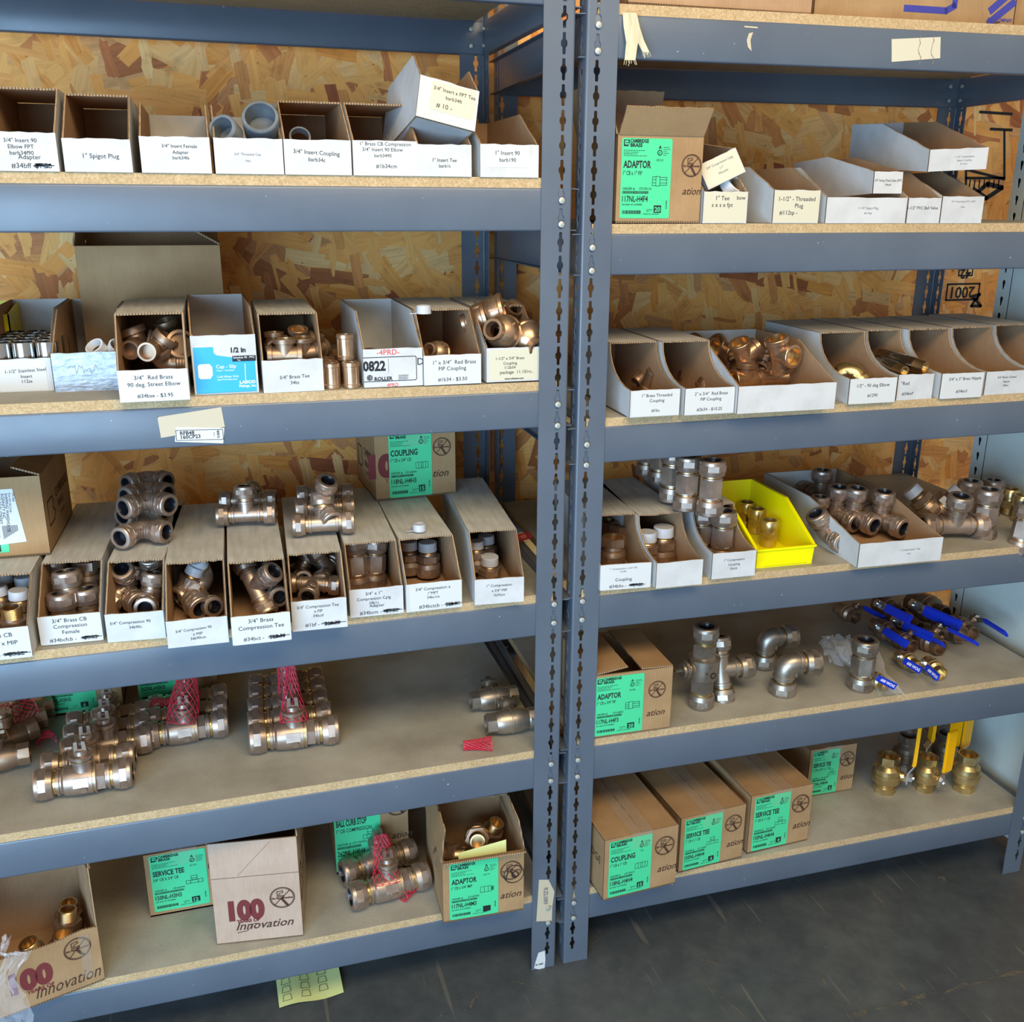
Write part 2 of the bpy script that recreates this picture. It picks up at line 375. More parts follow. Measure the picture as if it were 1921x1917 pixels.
# stamps printed on the wall panel
def wall_local(u, v): p = P(u, v, y=WY); return p.x, p.z
bm = bmesh.new()
(x0, z0), (x1, z1) = wall_local(1774, 563), wall_local(1838, 532)
w_, h_ = x1-x0, z1-z0
stroke(bm, [(x0,z0),(x1,z0),(x1,z1),(x0,z1),(x0,z0)], .005, y=WY-.0006)
text(bm, '2001', (x0+x1)/2, z1-.008, h_*1.02, rot=PI, bold=.02, y=WY-.0008)
(a0, b0), (a1, b1) = wall_local(1798, 517), wall_local(1826, 498)
stroke(bm, [(a0,b0),(a1,b0),(a1,b1),(a0,b1),(a0,b0)], .004, y=WY-.0006); text(bm, '42', (a0+a1)/2, b1-.01, .035, rot=PI, bold=.03, y=WY-.0008)
stroke(bm, [wall_local(1823, 556), wall_local(1838, 552), wall_local(1830, 562), wall_local(1840, 574), wall_local(1822, 574), wall_local(1829, 562), wall_local(1823, 556)], .008, y=WY-.0006)
for (u0, v0, u1, v1) in ((1838, 210, 1898, 214), (1858, 242, 1898, 244), (1812, 318, 1884, 336), (1812, 334, 1884, 334), (1884, 246, 1884, 335), (1812, 318, 1812, 352)):
    stroke(bm, [wall_local(u0, v0), wall_local(u1, v1)], .007, y=WY-.0006)
for i in range(7): stroke(bm, [wall_local(1820+9*i, 338), wall_local(1818+9*i, 352)], .004, y=WY-.0006)
stroke(bm, [wall_local(1826, 355), wall_local(1850, 372), wall_local(1880, 352), wall_local(1852, 345), wall_local(1832, 362)], .012, y=WY-.0006)
mesh('printed_stamps', bm, 'ink', wall)
# ------------------------------------------------------------------ steel racks
PITCH_H = .0381; Z0 = 1.7645-46*PITCH_H      # hole centres up the posts
def keyhole(cx, cz, s=1.):
    q = [(-.0027,.0155),(0,.0165),(.0027,.0155),(.0029,.0062),(.0052,.0035),(.0058,0),(.0052,-.0035),(.0029,-.0062),(.0027,-.0155),(0,-.0165),(-.0027,-.0155),(-.0029,-.0062),(-.0052,-.0035),(-.0058,0),(-.0052,.0035),(-.0029,.0062)]
    return [(cx+a*s, cz+b*s) for a, b in q][::-1]
def flange(bm, o, u, width, holex, H, t=.0022):
    """perforated strip: local x along u, z up, thick towards u x z"""
    o, u = V(o), V(u); n = u.cross(V((0,0,1)))*t
    hole = keyhole(holex, 0); cell = [(0,-PITCH_H/2),(width,-PITCH_H/2),(width,PITCH_H/2),(0,PITCH_H/2)]
    tris = tessellate_polygon([[V((a,b,0)) for a,b in cell], [V((a,b,0)) for a,b in hole]]); pts = cell+hole
    def emit(pts, tris, cz):
        A = [bm.verts.new(o+u*a+V((0,0,cz+b))) for a, b in pts]; B = [bm.verts.new(x.co+n) for x in A]
        for tr in tris:
            q = [pts[i] for i in tr]; s = (q[1][0]-q[0][0])*(q[2][1]-q[0][1])-(q[2][0]-q[0][0])*(q[1][1]-q[0][1])
            if abs(s) < 1e-12: continue
            if s < 0: tr = tr[::-1]
            bm.faces.new([B[i] for i in tr]); bm.faces.new([A[i] for i in tr[::-1]])
        return A, B
    k = 0; zlow = 0
    z = Z0
    while z-PITCH_H/2 < 0: z += PITCH_H
    base = z-PITCH_H/2
    if base > .001:
        q = o+u*width+n+V((0,0,base)); box(bm, (min(o.x, q.x), min(o.y, q.y), .0005), (max(o.x, q.x), max(o.y, q.y), base))
    while z+PITCH_H/2 <= H:
        A, B = emit(pts, tris, z)
        for i in range(4, len(pts)):
            j = i+1 if i+1 < len(pts) else 4
            bm.faces.new((A[i], A[j], B[j], B[i]))
        z += PITCH_H
    # long edges
    top = z-PITCH_H/2
    for x in (0, width):
        a, b = o+u*x, o+u*x+V((0,0,top)); f = bm.faces.new([bm.verts.new(p) for p in (a, a+n, b+n, b)])
def post(parent, cx, cy, sx, sy, H=2.14, wx=.0535, wy=.038):
    bm = bmesh.new(); r = .004
    # front strip runs along x from the corner, side strip along y
    if sx > 0: flange(bm, (cx+r, cy, 0) if sy > 0 else (cx+r, cy, 0), (1,0,0), wx-r, wx*.35-r, H, .0022*(-1 if sy > 0 else 1))
    else: flange(bm, (cx-wx, cy, 0), (1,0,0), wx-r, wx*.65, H, .0022*(-1 if sy > 0 else 1))
    if sy > 0: flange(bm, (cx, cy+r, 0), (0,1,0), wy-r, wy*.5, H, .0022*(1 if sx > 0 else -1))
    else: flange(bm, (cx, cy-wy, 0), (0,1,0), wy-r, wy*.5-r, H, .0022*(1 if sx > 0 else -1))
    # rounded corner
    k = 5; prev = None
    for i in range(k+1):
        th = i/k*PI/2
        p = V((cx+sx*r*(1-math.cos(th)), cy+sy*r*(1-math.sin(th)), 0)); q = p+V((0,0,H-.02))
        a, b = bm.verts.new(p), bm.verts.new(q)
        if prev: bm.faces.new((prev[0], a, b, prev[1]))
        prev = (a, b)
    bmesh.ops.remove_doubles(bm, verts=bm.verts, dist=1e-6); bmesh.ops.recalc_face_normals(bm, faces=bm.faces)
    return mesh('post', bm, 'rack_paint', parent, smooth=.7)
def beam(name, parent, a, b, h, out, rivets=()):
    """channel from a to b (top edge line), face towards -out side is the visible web"""
    a, b, out = V(a), V(b), V(out); d = (b-a).normalized(); L = (b-a).length
    prof = [(.018,-.001),(.0025,0),(.0008,-.0012),(0,-.004),(0,-h+.003),(.001,-h+.0006),(.003,-h),(.014,-h),(.014,-h+.0016),(.0035,-h+.0016),(.0018,-h+.003),(.0018,-.004),(.003,-.0018),(.018,-.0026)]
    bm = bmesh.new(); rows = []
    for p in (a, b): rows.append([bm.verts.new(p-out*q[0]+V((0,0,q[1]))) for q in prof])
    k = len(prof)
    for i in range(k):
        j = (i+1) % k; bm.faces.new((rows[0][i], rows[0][j], rows[1][j], rows[1][i]))
    for rw, rev in ((rows[0], 0), (rows[1], 1)):
        for tr in tessellate_polygon([[V((q[0], q[1], 0)) for q in prof]]): bm.faces.new([rw[i] for i in tr])
    bmesh.ops.recalc_face_normals(bm, faces=bm.faces)
    o = mesh(name, bm, 'rack_paint', parent, smooth=.9)
    for (p, r) in rivets:
        bm = bmesh.new(); lathe(bm, [(0,r*.7),(.0035,r*.75),(.0038,r),(.0052,r*.96),(.006,r*.6),(.0062,0)], axisM(out, p))
        mesh('rivet', bm, 'rivet_metal', o, smooth=.8)
    return o
def board(parent, x0, x1, y0, y1, zl, zr, t=.017):
    bm = bmesh.new(); f = lambda x: zl+(zr-zl)*(x-x0)/(x1-x0)
    vs_ = [bm.verts.new(p) for p in ((x0,y0,f(x0)-t),(x1,y0,f(x1)-t),(x1,y1,f(x1)-t),(x0,y1,f(x0)-t),(x0,y0,f(x0)),(x1,y0,f(x1)),(x1,y1,f(x1)),(x0,y1,f(x0)))]
    for i, q in enumerate(((0,3,2,1),(4,5,6,7),(0,1,5,4),(1,2,6,5),(2,3,7,6),(3,0,4,7))):
        bm.faces.new([vs_[k] for k in q]).material_index = 0 if i == 1 else 1
    return mesh('shelf_board', bm, ['board_face', 'chipboard_edge'], parent)
def rack(label, M, xa, xb, levels, side, DEPTH=.562):
    """xa..xb between outer faces of the posts; levels: (top at left, top at right, height)"""
    root = empty('shelving_unit', M); tag(root, label, 'shelving unit')
    for (cx, sx) in ((xa, 1), (xb, -1)):
        post(root, cx, 0, sx, 1); post(root, cx, DEPTH, sx, -1)
    for zl, zr, h in levels:
        f = lambda x: zl+(zr-zl)*(x-xa)/(xb-xa)
        riv = []
        for x, z in ((xa+.0535*.35, zl), (xb-.0535*.35, zr)):
            # rivets sit at the foot of two neighbouring keyholes
            k = round((z-h/2+.009+PITCH_H/2-Z0)/PITCH_H)
            for kk in (k, k-1): riv.append(((x, .001, Z0+kk*PITCH_H-.0095), .0052))
        beam('front_beam', root, (xa+.003, .0028, zl), (xb-.003, .0028, zr), h, (0,-1,0), riv)
        rb = [((x, DEPTH-.0045, z-dz), .0045) for x, z in ((xa+.03, zl), (xb-.03, zr)) for dz in (.018, .05)]
        beam('back_beam', root, (xa+.003, DEPTH-.0035, zl), (xb-.003, DEPTH-.0035, zr), h, (0,-1,0), rb)
        for x, sgn in ((xa+.003, 1), (xb-.003, -1)):
            rs = [((x+sgn*.001, yy, f(x)-dz), .0045) for yy in (.02, DEPTH-.02) for dz in (.018, .05)]
            beam('side_beam', root, (x, .006, f(x)), (x, DEPTH-.006, f(x)), h, (sgn,0,0), rs)
        board(root, xa+.019, xb-.019, .0045, DEPTH-.006, zl+.0155, zr+.0155)
    return root
I4 = Matrix.Identity(4)
LV = [(1.925,1.922,.066),(1.584,1.5845,.0685),(1.2525,1.2465,.0662),(.8425,.8455,.068),(.5112,.5146,.0705),(.1756,.1721,.0655)]
RV = [(1.8492,1.8558,.0655),(1.5115,1.5133,.0695),(1.1755,1.1815,.068),(.847,.8432,.069),(.521,.5225,.0775),(.1640,.1732,.0615)]
MR = Matrix.Rotation(-.01958, 4, 'Z')
XL0, XL1, XR0, XR1 = -1.215, -.0005, .0185, 1.2004
rackL = rack('grey steel shelving unit on the left, with sparser white price bins and red nets', I4, XL0, XL1, LV, 'L')
rackR = rack('grey steel shelving unit on the right, holding yellow bin and blue handled valves', MR, XR0, XR1, RV, 'R', DEPTH=.600)
def zL(i, x=-.5): a, b, _ = LV[i]; return a+(b-a)*(x-XL0)/(XL1-XL0)+.0157
def zR(i, x=.6): a, b, _ = RV[i]; return a+(b-a)*(x-XR0)/(XR1-XR0)+.0157
# stickers on the racks
def on_front(u, v): p = P(u, v, y=0); return p.x, p.z
def sticker(root, name, pix, mt, y=.0022, write=None):
    c = [on_front(*q) for q in pix]; bm = bmesh.new(); slab(bm, c, (0, y, 0), (1,0,0), (0,0,1), .0004, 0, 0, 0)
    o = mesh(name, bm, mt, root)
    if write:
        b2 = bmesh.new(); write(b2, c, y-.0009); mesh('lettering', b2, ['ink', 'grey_ink'], o)
    return o
sticker(rackL, 'sticker', [(302,822),(295,783),(415,764),(422,801)], 'cream_sticker', write=lambda b, c, y: text(b, 'RFB48', c[1][0]+.052, c[1][1]-.025, .019, mi=1, y=y, rot=.08) if False else stroke(b, [c[1], (c[1][0]+.001, c[1][1])], .001, y=y))
def w_rfb(b, c, y):
    x0, z0 = c[0]; x1, z1 = c[2]
    stroke(b, [(x0+.003,z0+.002),(x1-.003,z0-.0005),(x1-.003,z1-.002),(x0+.003,z1+.0005),(x0+.003,z0+.002)], .0008, y=y)
    text(b, 'RFB48', x0+.009, z1-.0075, .0085, 'l', y=y, bold=.02); text(b, '160CP23', x0+.010, z0+.0040, .0085, 'l', y=y, bold=.02)
    rect(b, x1-.017, z0+.005, x1-.0165, z1-.005, y=y); text(b, '0.00R', x1-.0085, (z0+z1)/2, .0055, rot=PI/2, y=y, bold=.02)
sticker(rackL, 'sticker', [(328,829),(330,801),(421,803),(419,832)], 'label_paper', y=.0016, write=w_rfb)
sticker(rackL, 'sticker', [(1006,1728),(1011,1650),(1029,1650),(1040,1672),(1036,1700),(1035,1727)], 'cream_sticker', y=-.0002, write=lambda b, c, y: text(b, 'RZL089', (c[0][0]+c[4][0])/2-.002, (c[0][1]+c[1][1])/2+.008, .013, rot=-PI/2, mi=1, y=y, bold=.02))
sticker(rackL, 'sticker', [(1002,1816),(1004,1806),(1010,1787),(1022,1783),(1023,1800),(1021,1820)], 'label_paper', y=-.0002, write=lambda b, c, y: text(b, 'R1.000', (c[0][0]+c[5][0])/2, c[0][1]+.006, .006, mi=0, y=y, bold=.03))
def w_wave(b, c, y):
    rnd = random.Random(4); x0, z0 = c[0]; x1, z1 = c[2]
    for fx in (.58, .86):
        stroke(b, [(x0+(x1-x0)*fx+rnd.uniform(-.004,.004), z1-(z1-z0)*i/8-.001) for i in range(9)], .001, mi=1, y=y)
Mi = MR.inverted()
def stickerR(name, pix, mt, y, write=None, par=rackR):
    # the right rack is turned by about a degree: work in its own frame
    def loc(u, v):
        o_, d_ = Mi @ CAM, Mi.to_3x3() @ ray(u, v); t = -o_.y/d_.y; p = o_+d_*t; return p.x, p.z
    c = [loc(*q) for q in pix]; bm = bmesh.new(); slab(bm, c, (0, y, 0), (1,0,0), (0,0,1), .0004, 0, 0, 0)
    o = mesh(name, bm, mt, par)
    if write:
        b2 = bmesh.new(); write(b2, c, y-.0009); mesh('lettering', b2, ['ink', 'cut_edge'], o)
stickerR('sticker', [(1674,116),(1674,73),(1766,69),(1765,109)], 'cream_paper', .0022, w_wave)
stickerR('scuff_mark', [(1404,88),(1402,75),(1406,62),(1414,60),(1409,75),(1411,96)], 'cream_sticker', .0023)
stickerR('scuff_mark', [(1398,51),(1397,48),(1422,50),(1423,53)], 'cream_sticker', .0023)
# hanging masking tape at the top left of the right rack
bm = bmesh.new(); rnd = random.Random(3)
def strip(px, w0, w1, y0):
    L = []
    for i, (u, v) in enumerate(px):
        p = P(u, v, y=y0-.012*i/len(px)); wv = w0+(w1-w0)*i/(len(px)-1); L.append((p, wv))
    prev = None
    for p, wv in L:
        a, b = bm.verts.new(p-V((wv/2,0,0))), bm.verts.new(p+V((wv/2,-.004,0)))
        a2, b2 = bm.verts.new(a.co+V((0,.001,0))), bm.verts.new(b.co+V((0,.001,0)))
        if prev:
            bm.faces.new((prev[0], a, b, prev[1])); bm.faces.new((prev[3], b2, a2, prev[2])); bm.faces.new((prev[2], a2, a, prev[0])); bm.faces.new((prev[1], b, b2, prev[3]))
        prev = (a, b, a2, b2)
    for k in range(7): tube(bm, [prev[0].co.lerp(prev[1].co, k/6), prev[0].co.lerp(prev[1].co, k/6)+V((rnd.uniform(-.003,.003), -.001, -rnd.uniform(.004,.01)))], .0005, 4)
strip([(1180,24),(1181,50),(1185,80),(1181,113)], .022, .017, -.002); strip([(1186,24),(1192,50),(1200,75),(1211,98)], .012, .010, -.005)
tag(mesh('masking_tape_strip', bm, 'masking_tape'), 'torn strip of frayed masking tape hanging over the top right beam', 'tape')
# ------------------------------------------------------------------ pale cabinet side at the right
cab = empty('steel_cabinet', Matrix.Translation((1.232, 0, 0))); tag(cab, 'pale grey-green steel cabinet side standing past the right shelving unit', 'cabinet')
bm = bmesh.new(); box(bm, (0, .02, .06), (.003, .335, 2.1)); mesh('side_panel', bm, 'pale_steel', cab)
def strip_cell(z, yb, yf):
    hole = [(yb-.018+a, z+b) for a, b in ((-.0045,.011),(0,.013),(.0045,.011),(.0055,.006),(.004,.001),(.0025,-.009),(-.0025,-.009),(-.004,.001),(-.0055,.006))]
    return hole
bm = bmesh.new(); yb, yf, pz = .372, .331, .0385; z = .05
pts0 = [(yf, 0), (yb, 0), (yb, pz), (yf, pz)]
while z < 2.08:
    hole = [(a, b-z) for a, b in strip_cell(z+pz/2, yb, yf)]
    pts = pts0+hole; tr = tessellate_polygon([[V((a,b,0)) for a,b in pts0], [V((a,b,0)) for a,b in hole]])
    A = [bm.verts.new((-.002, a, z+b)) for a, b in pts]; B = [bm.verts.new((.0, a, z+b)) for a, b in pts]
    for t3 in tr: bm.faces.new([A[i] for i in t3]); bm.faces.new([B[i] for i in t3])
    for i in range(4, len(pts)):
        j = i+1 if i+1 < len(pts) else 4; bm.faces.new((A[i], A[j], B[j], B[i]))
    z += pz
box(bm, (-.002, yb, .05), (.03, yb+.002, z)); box(bm, (0, .02, .03), (.035, yb, .05))
bmesh.ops.recalc_face_normals(bm, faces=bm.faces)
mesh('slotted_upright', bm, 'pale_steel', cab)
bm = bmesh.new(); box(bm, (.012, .03, .06), (.03, yb, 2.08)); mesh('slot_shade_sheet', bm, 'painted_gap_shade', cab)  # added dark sheet, paints the shade seen through the upright's slots
# ------------------------------------------------------------------ bins
def front_fit(BL, BR, zs, yaw=None, y=None):
    if y is not None:
        def xf(u, yy): return bis(lambda x: PR((x, yy, zs))[0]-u, -3, 3)
        p0 = V((xf(BL[0], y), y, zs))
    else: p0 = P(BL[0], BL[1], z=zs)
    if yaw is None:
        p1 = P(BR[0], BR[1], z=zs); yaw = math.atan2(p1.y-p0.y, p1.x-p0.x)
    d = V((math.cos(yaw), math.sin(yaw), 0))
    w = bis(lambda t: PR(p0+d*t)[0]-BR[0], .005, 1.2)
    return p0, yaw, w
def height_at(p, v): return bis(lambda z: PR((p.x, p.y, z))[1]-v, p.z-.2, p.z+.8)-p.z
def scribble(bm, x0, x1, z, h, n=9, mi=0, seed=1, w=.0007, y=-.0012):
    rnd = random.Random(seed); pts = []
    for i in range(n*2): pts.append((x0+(x1-x0)*rnd.random() if i % 3 else x0+(x1-x0)*(i/(2*n)), z+rnd.uniform(0, h)))
    stroke(bm, pts, w, mi, y); stroke(bm, [(x0-.002, z+h*.5), (x1+.003, z+h*.55)], w*1.4, mi, y)
def write_lines(o, w, h, lines, y=-.0009):
    bm = bmesh.new()
    for L in lines:
        s, fz, fs = L[0], L[1], L[2]; fx = L[3] if len(L) > 3 else .5; kw = L[4] if len(L) > 4 else {}
        kw = dict(kw); strike = kw.pop('strike', 0)
        text(bm, s, w*fx, h*fz, h*fs, y=y, maxw=kw.pop('maxw', .94)*w, **kw)
        if strike: scribble(bm, w*strike[0], w*strike[1], h*fz, h*fs*.7, seed=len(s), mi=kw.get('mi', 0), y=y-.0004)
    return mesh('lettering', bm, ['ink', 'grey_ink', 'red_ink', 'white_ink', 'blue_ink'], o)
def bin_box(label, BL, BR, zs, lipv=None, top=.115, lip=None, c=.085, d=.31, cover=True, curve=False, y=None, yaw=None, lines=None, paper=None,
            front='white_card', back_in='kraft_inside', coverm='dusty_card', M=None, w=None, seed=1, torn=.003, group=None, rollz=0, side='white_card', cat='bin', paper_mat='label_paper', inner='kraft_inside'):
    if M is None:
        p0, yw, w = front_fit(BL, BR, zs, yaw, y)
        if lip is None: lip = height_at(p0, lipv)
        M = Matrix.Translation(p0) @ Matrix.Rotation(yw, 4, 'Z')
    rnd = random.Random(seed); t = .0028; h = top
    root = empty('parts_bin', M); tag(root, label, cat, group)
    if curve: prof = [(0,lip)]+[(c*math.sin(a*PI/2/6)**1.0, lip+(h-lip)*(1-math.cos(a*PI/2/6))) for a in range(1, 6)]+[(c,h)] if False else [(0,lip)]+[(c*(1-math.cos(a*PI/12)), lip+(h-lip)*math.sin(a*PI/12)) for a in range(1, 6)]+[(c,h)]
    else: prof = [(0,lip)]+rag((0,lip), (c,h), 7, .0012, rnd)+[(c,h)]
    if curve: prof = [(0,lip)]+[(c*math.sin(a*PI/12), lip+(h-lip)*(1-math.cos(a*PI/12))) for a in range(1, 6)]+[(c,h)]
    poly = [(0,0)]+[(d,0),(d,h)]+prof[::-1]
    bm = bmesh.new()                                  # mats: 0 outer, 1 inside, 2 cut edge, 3 back inside
    slab(bm, poly, (0,0,0), (0,1,0), (0,0,1), t, 0, 1, 2); slab(bm, poly, (w-t,0,0), (0,1,0), (0,0,1), t, 1, 0, 2)
    slab(bm, [(t,t),(w-t,t),(w-t,h-t*(1 if cover else 0)),(t,h-t*(1 if cover else 0))], (0,d,0), (1,0,0), (0,0,1), t, 0, 3, 2)
    slab(bm, [(t,t),(w-t,t),(w-t,d-t),(t,d-t)], (0,0,0), (1,0,0), (0,1,0), t, 0, 1, 2)
    mesh('tray', bm, [side, inner, 'cut_edge', back_in], root)
    if cover:
        e = rag((w-t*.5, c), (t*.5, c), 12, torn, rnd); bm = bmesh.new()
        slab(bm, [(t*.2,d),(t*.2,c)]+e[::-1]+[(w-t*.2,c),(w-t*.2,d)], (0,0,h-t*.6), (1,0,0), (0,1,0), t, 1, 0, 2)
        stroke_z = h+t*.4+.0003
        mesh('top_cover', bm, [coverm, 'kraft_inside', 'cut_edge'], root)
    bm = bmesh.new(); e = rag((w,lip),(0,lip),8,.0008,rnd)
    slab(bm, [(0,0),(w,0),(w,lip)]+e+[(0,lip)], (0,-.0002,0), (1,0,0), (0,0,1), t, 1, 0, 2)
    fp = mesh('front_panel', bm, [front, inner, 'cut_edge'], root)
    if lines:
        if paper:
            x0, z0, x1, z1 = [paper[0]*w, paper[1]*lip, paper[2]*w, paper[3]*lip]; bm = bmesh.new(); ww, hh = x1-x0, z1-z0
            slab(bm, [(.0,.002),(.004,0),(ww-.003,.0),(ww,.003),(ww,hh-.002),(ww-.003,hh),(.003,hh),(0,hh-.004)], (0,0,0), (1,0,0), (0,0,1), .0004, 0, 0, 0)
            lb = mesh('label', bm, paper_mat, root); lb.location = (x0, -t-.0003, z0)
            write_lines(lb, ww, hh, lines)
        else:
            o = write_lines(fp, w, lip, lines, y=-t-.0007)
    root['_w'] = 0; del root['_w']
    return root, M, w, lip
# ------------------------------------------------------------------ cartons
def green_label(parent, w, h, x, z, product, size, code, part, qty, diagram='coupling', mark=None, y=-.0004, small=''):
    bm = bmesh.new(); slab(bm, [(.0,.002),(.002,0),(w-.002,0),(w,.002),(w,h-.002),(w-.002,h),(.002,h),(0,h-.002)], (0,0,0), (1,0,0), (0,0,1), .0004, 0, 0, 0)
    lb = mesh('shipping_label', bm, 'green_label', parent); lb.location = (x, y, z)
    b = bmesh.new(); Y = -.0008
    T = lambda s, fx, fz, fs, al='l', **k: text(b, s, w*fx, h*fz, h*fs, al, y=Y, **k)
    stroke(b, [(w*.045,h*.915),(w*.13,h*.915),(w*.15,h*.945),(w*.13,h*.965),(w*.15,h*.985)], w*.008, y=Y); stroke(b, [(w*.045,h*.975),(w*.045,h*.905),(w*.12,h*.905)], w*.02, y=Y); stroke(b, [(w*.045,h*.975),(w*.13,h*.975),(w*.15,h*.958),(w*.13,h*.942),(w*.075,h*.942)], w*.014, y=Y)
    T('CAMBRIDGE', .165, .945, .062, bold=.04, xs=.95, maxw=w*.36); T('BRASS', .165, .893, .062, bold=.04, maxw=w*.24)
    rnd = random.Random(int(size[0]+'1', 36) if size else 1)
    for k, ln in enumerate((.42, .30, .26, .46)): 
        xx = .04
        while xx < .04+ln: q = rnd.uniform(.015,.05); rect(b, w*xx, h*(.845-.022*k), w*min(xx+q,.04+ln), h*(.852-.022*k), y=Y); xx += q+.012
    T('A', .725, .875, .055, bold=.05); circle(b, w*.755, h*.825, h*.03, h*.010, y=Y); T('S', .74, .81, .035, bold=.03)
    for k in range(5): rect(b, w*.82, h*(.89-.024*k), w*rnd.uniform(.89,.97), h*(.895-.024*k), y=Y)
    T(product, .04, .635, .125, bold=.03, xs=.66, maxw=w*.66); T(size, .04, .545, .072, bold=.008, xs=.66)
    T('ORDER #', .04, .36, .042, bold=.01); T(code, .37, .36, .042, bold=.01)
    xx = .04; i = 0
    while xx < .56: q = rnd.choice((.004,.006,.01)); rect(b, w*xx, h*.31, w*(xx+q), h*.345, y=Y); xx += q+rnd.choice((.004,.006)); i += 1
    T(part, .04, .21, .105, bold=.02, xs=.68, maxw=w*.6); T('NO LEAD. NO WORRIES!', .04, .165, .026, bold=.02, maxw=w*.4)
    xx = .05
    while xx < .42: q = rnd.choice((.005,.008,.014)); rect(b, w*xx, h*.055, w*(xx+q), h*.10, y=Y); xx += q+rnd.choice((.004,.007))
    T('MADE IN CANADA', .47, .045, .027); T(small, .76, .72, .04, 'c') if small else None
    T('QTY', .53, .085, .045)
    rect(b, w*.68, h*.07, w*.83, h*.165, y=Y); text(b, qty, w*.755, h*.085, h*.085, y=Y-.0004, bold=.03, mi=1, maxw=w*.14)
    T('0100 0001', .945, .12, .026, rot=PI/2, bold=.02)
    # little line drawing of the product
    lw = w*.008; cx, cz = w*.76, h*.47
    R = lambda a0, b0, a1, b1: stroke(b, [(cx+a0*w,cz+b0*h),(cx+a1*w,cz+b0*h),(cx+a1*w,cz+b1*h),(cx+a0*w,cz+b1*h),(cx+a0*w,cz+b0*h)], lw, y=Y)
    if diagram == 'coupling': R(-.14,-.045,-.07,.045); R(-.07,-.05,-.01,.05); R(-.01,-.04,.03,.04); R(.03,-.05,.09,.05); R(.09,-.045,.15,.045)
    elif diagram == 'adaptor': R(-.13,-.055,-.06,.055); R(-.06,-.06,.02,.06); R(.02,-.05,.16,.05); R(.02,-.02,.16,.02); R(-.13,-.02,-.06,.02)
    elif diagram == 'male': R(-.13,-.05,-.05,.05); R(-.05,-.05,.03,.05); R(.03,-.05,.09,.05); [stroke(b, [(cx+w*(.09+.012*i), cz-.035*h), (cx+w*(.09+.012*i), cz+.035*h)], lw, y=Y) for i in range(5)]
    elif diagram == 'tee': R(-.15,-.06,-.07,.0); R(-.07,-.055,.07,-.005); R(.07,-.06,.15,.0); R(-.045,.0,.045,.03); R(-.055,.03,.055,.075)
    mesh('lettering', b, ['ink', 'green_label', 'grey_ink'], lb)
    if mark:
        b3 = bmesh.new(); mark(b3, w, h); mesh('pen_marking', b3, ['ink', 'green_label'], lb)
    return lb
def wrench_logo(b, cx, cz, r, mi=0, y=-.0005):
    circle(b, cx, cz, r, r*.09, mi, y=y); circle(b, cx, cz, r*.9, r*.03, mi, y=y)
    c = math.cos
    stroke(b, [(cx-r*.64, cz-r*.66), (cx+r*.62, cz+r*.66)], r*.08, mi, y)
    stroke(b, [(cx-r*.05,cz-r*.1),(cx+r*.4,cz-r*.8)], r*.22, mi, y)
    stroke(b, [(cx-r*.42,cz+r*.62),(cx+r*.05,cz+r*.68),(cx+r*.08,cz+r*.5),(cx-r*.2,cz+r*.45),(cx-r*.3,cz+r*.25),(cx+r*.12,cz+r*.2),(cx+r*.15,cz+r*.05),(cx-r*.4,cz+r*.15),(cx-r*.42,cz+r*.62)], r*.07, mi, y)
    text(b, 'No Pipe Wrenches', cx, cz-r*.12, r*.26, bold=.05, mi=mi, y=y, maxw=r*1.7)
def innovation(b, w, h, cx, cz, s, full=True, mi=0, y=-.0005, word='Innovation'):
    if full:
        text(b, '100', cx-s*1.15, cz+s*.95, s*2.1, bold=.07, mi=1, y=y, xs=.85)
        text(b, 'YEARS OF', cx-s*1.1, cz+s*.62, s*.36, bold=.05, mi=1, y=y, maxw=s*2.4)
        stroke(b, [(cx-s*1.9,cz-s*.22),(cx-s*1.2,cz-s*.12),(cx-s*.75,cz+s*.45),(cx-s*.5,cz+s*.42)], s*.05, mi, y)
    text(b, word, cx, cz, s*.95, shear=.35, mi=mi, y=y, bold=.01)
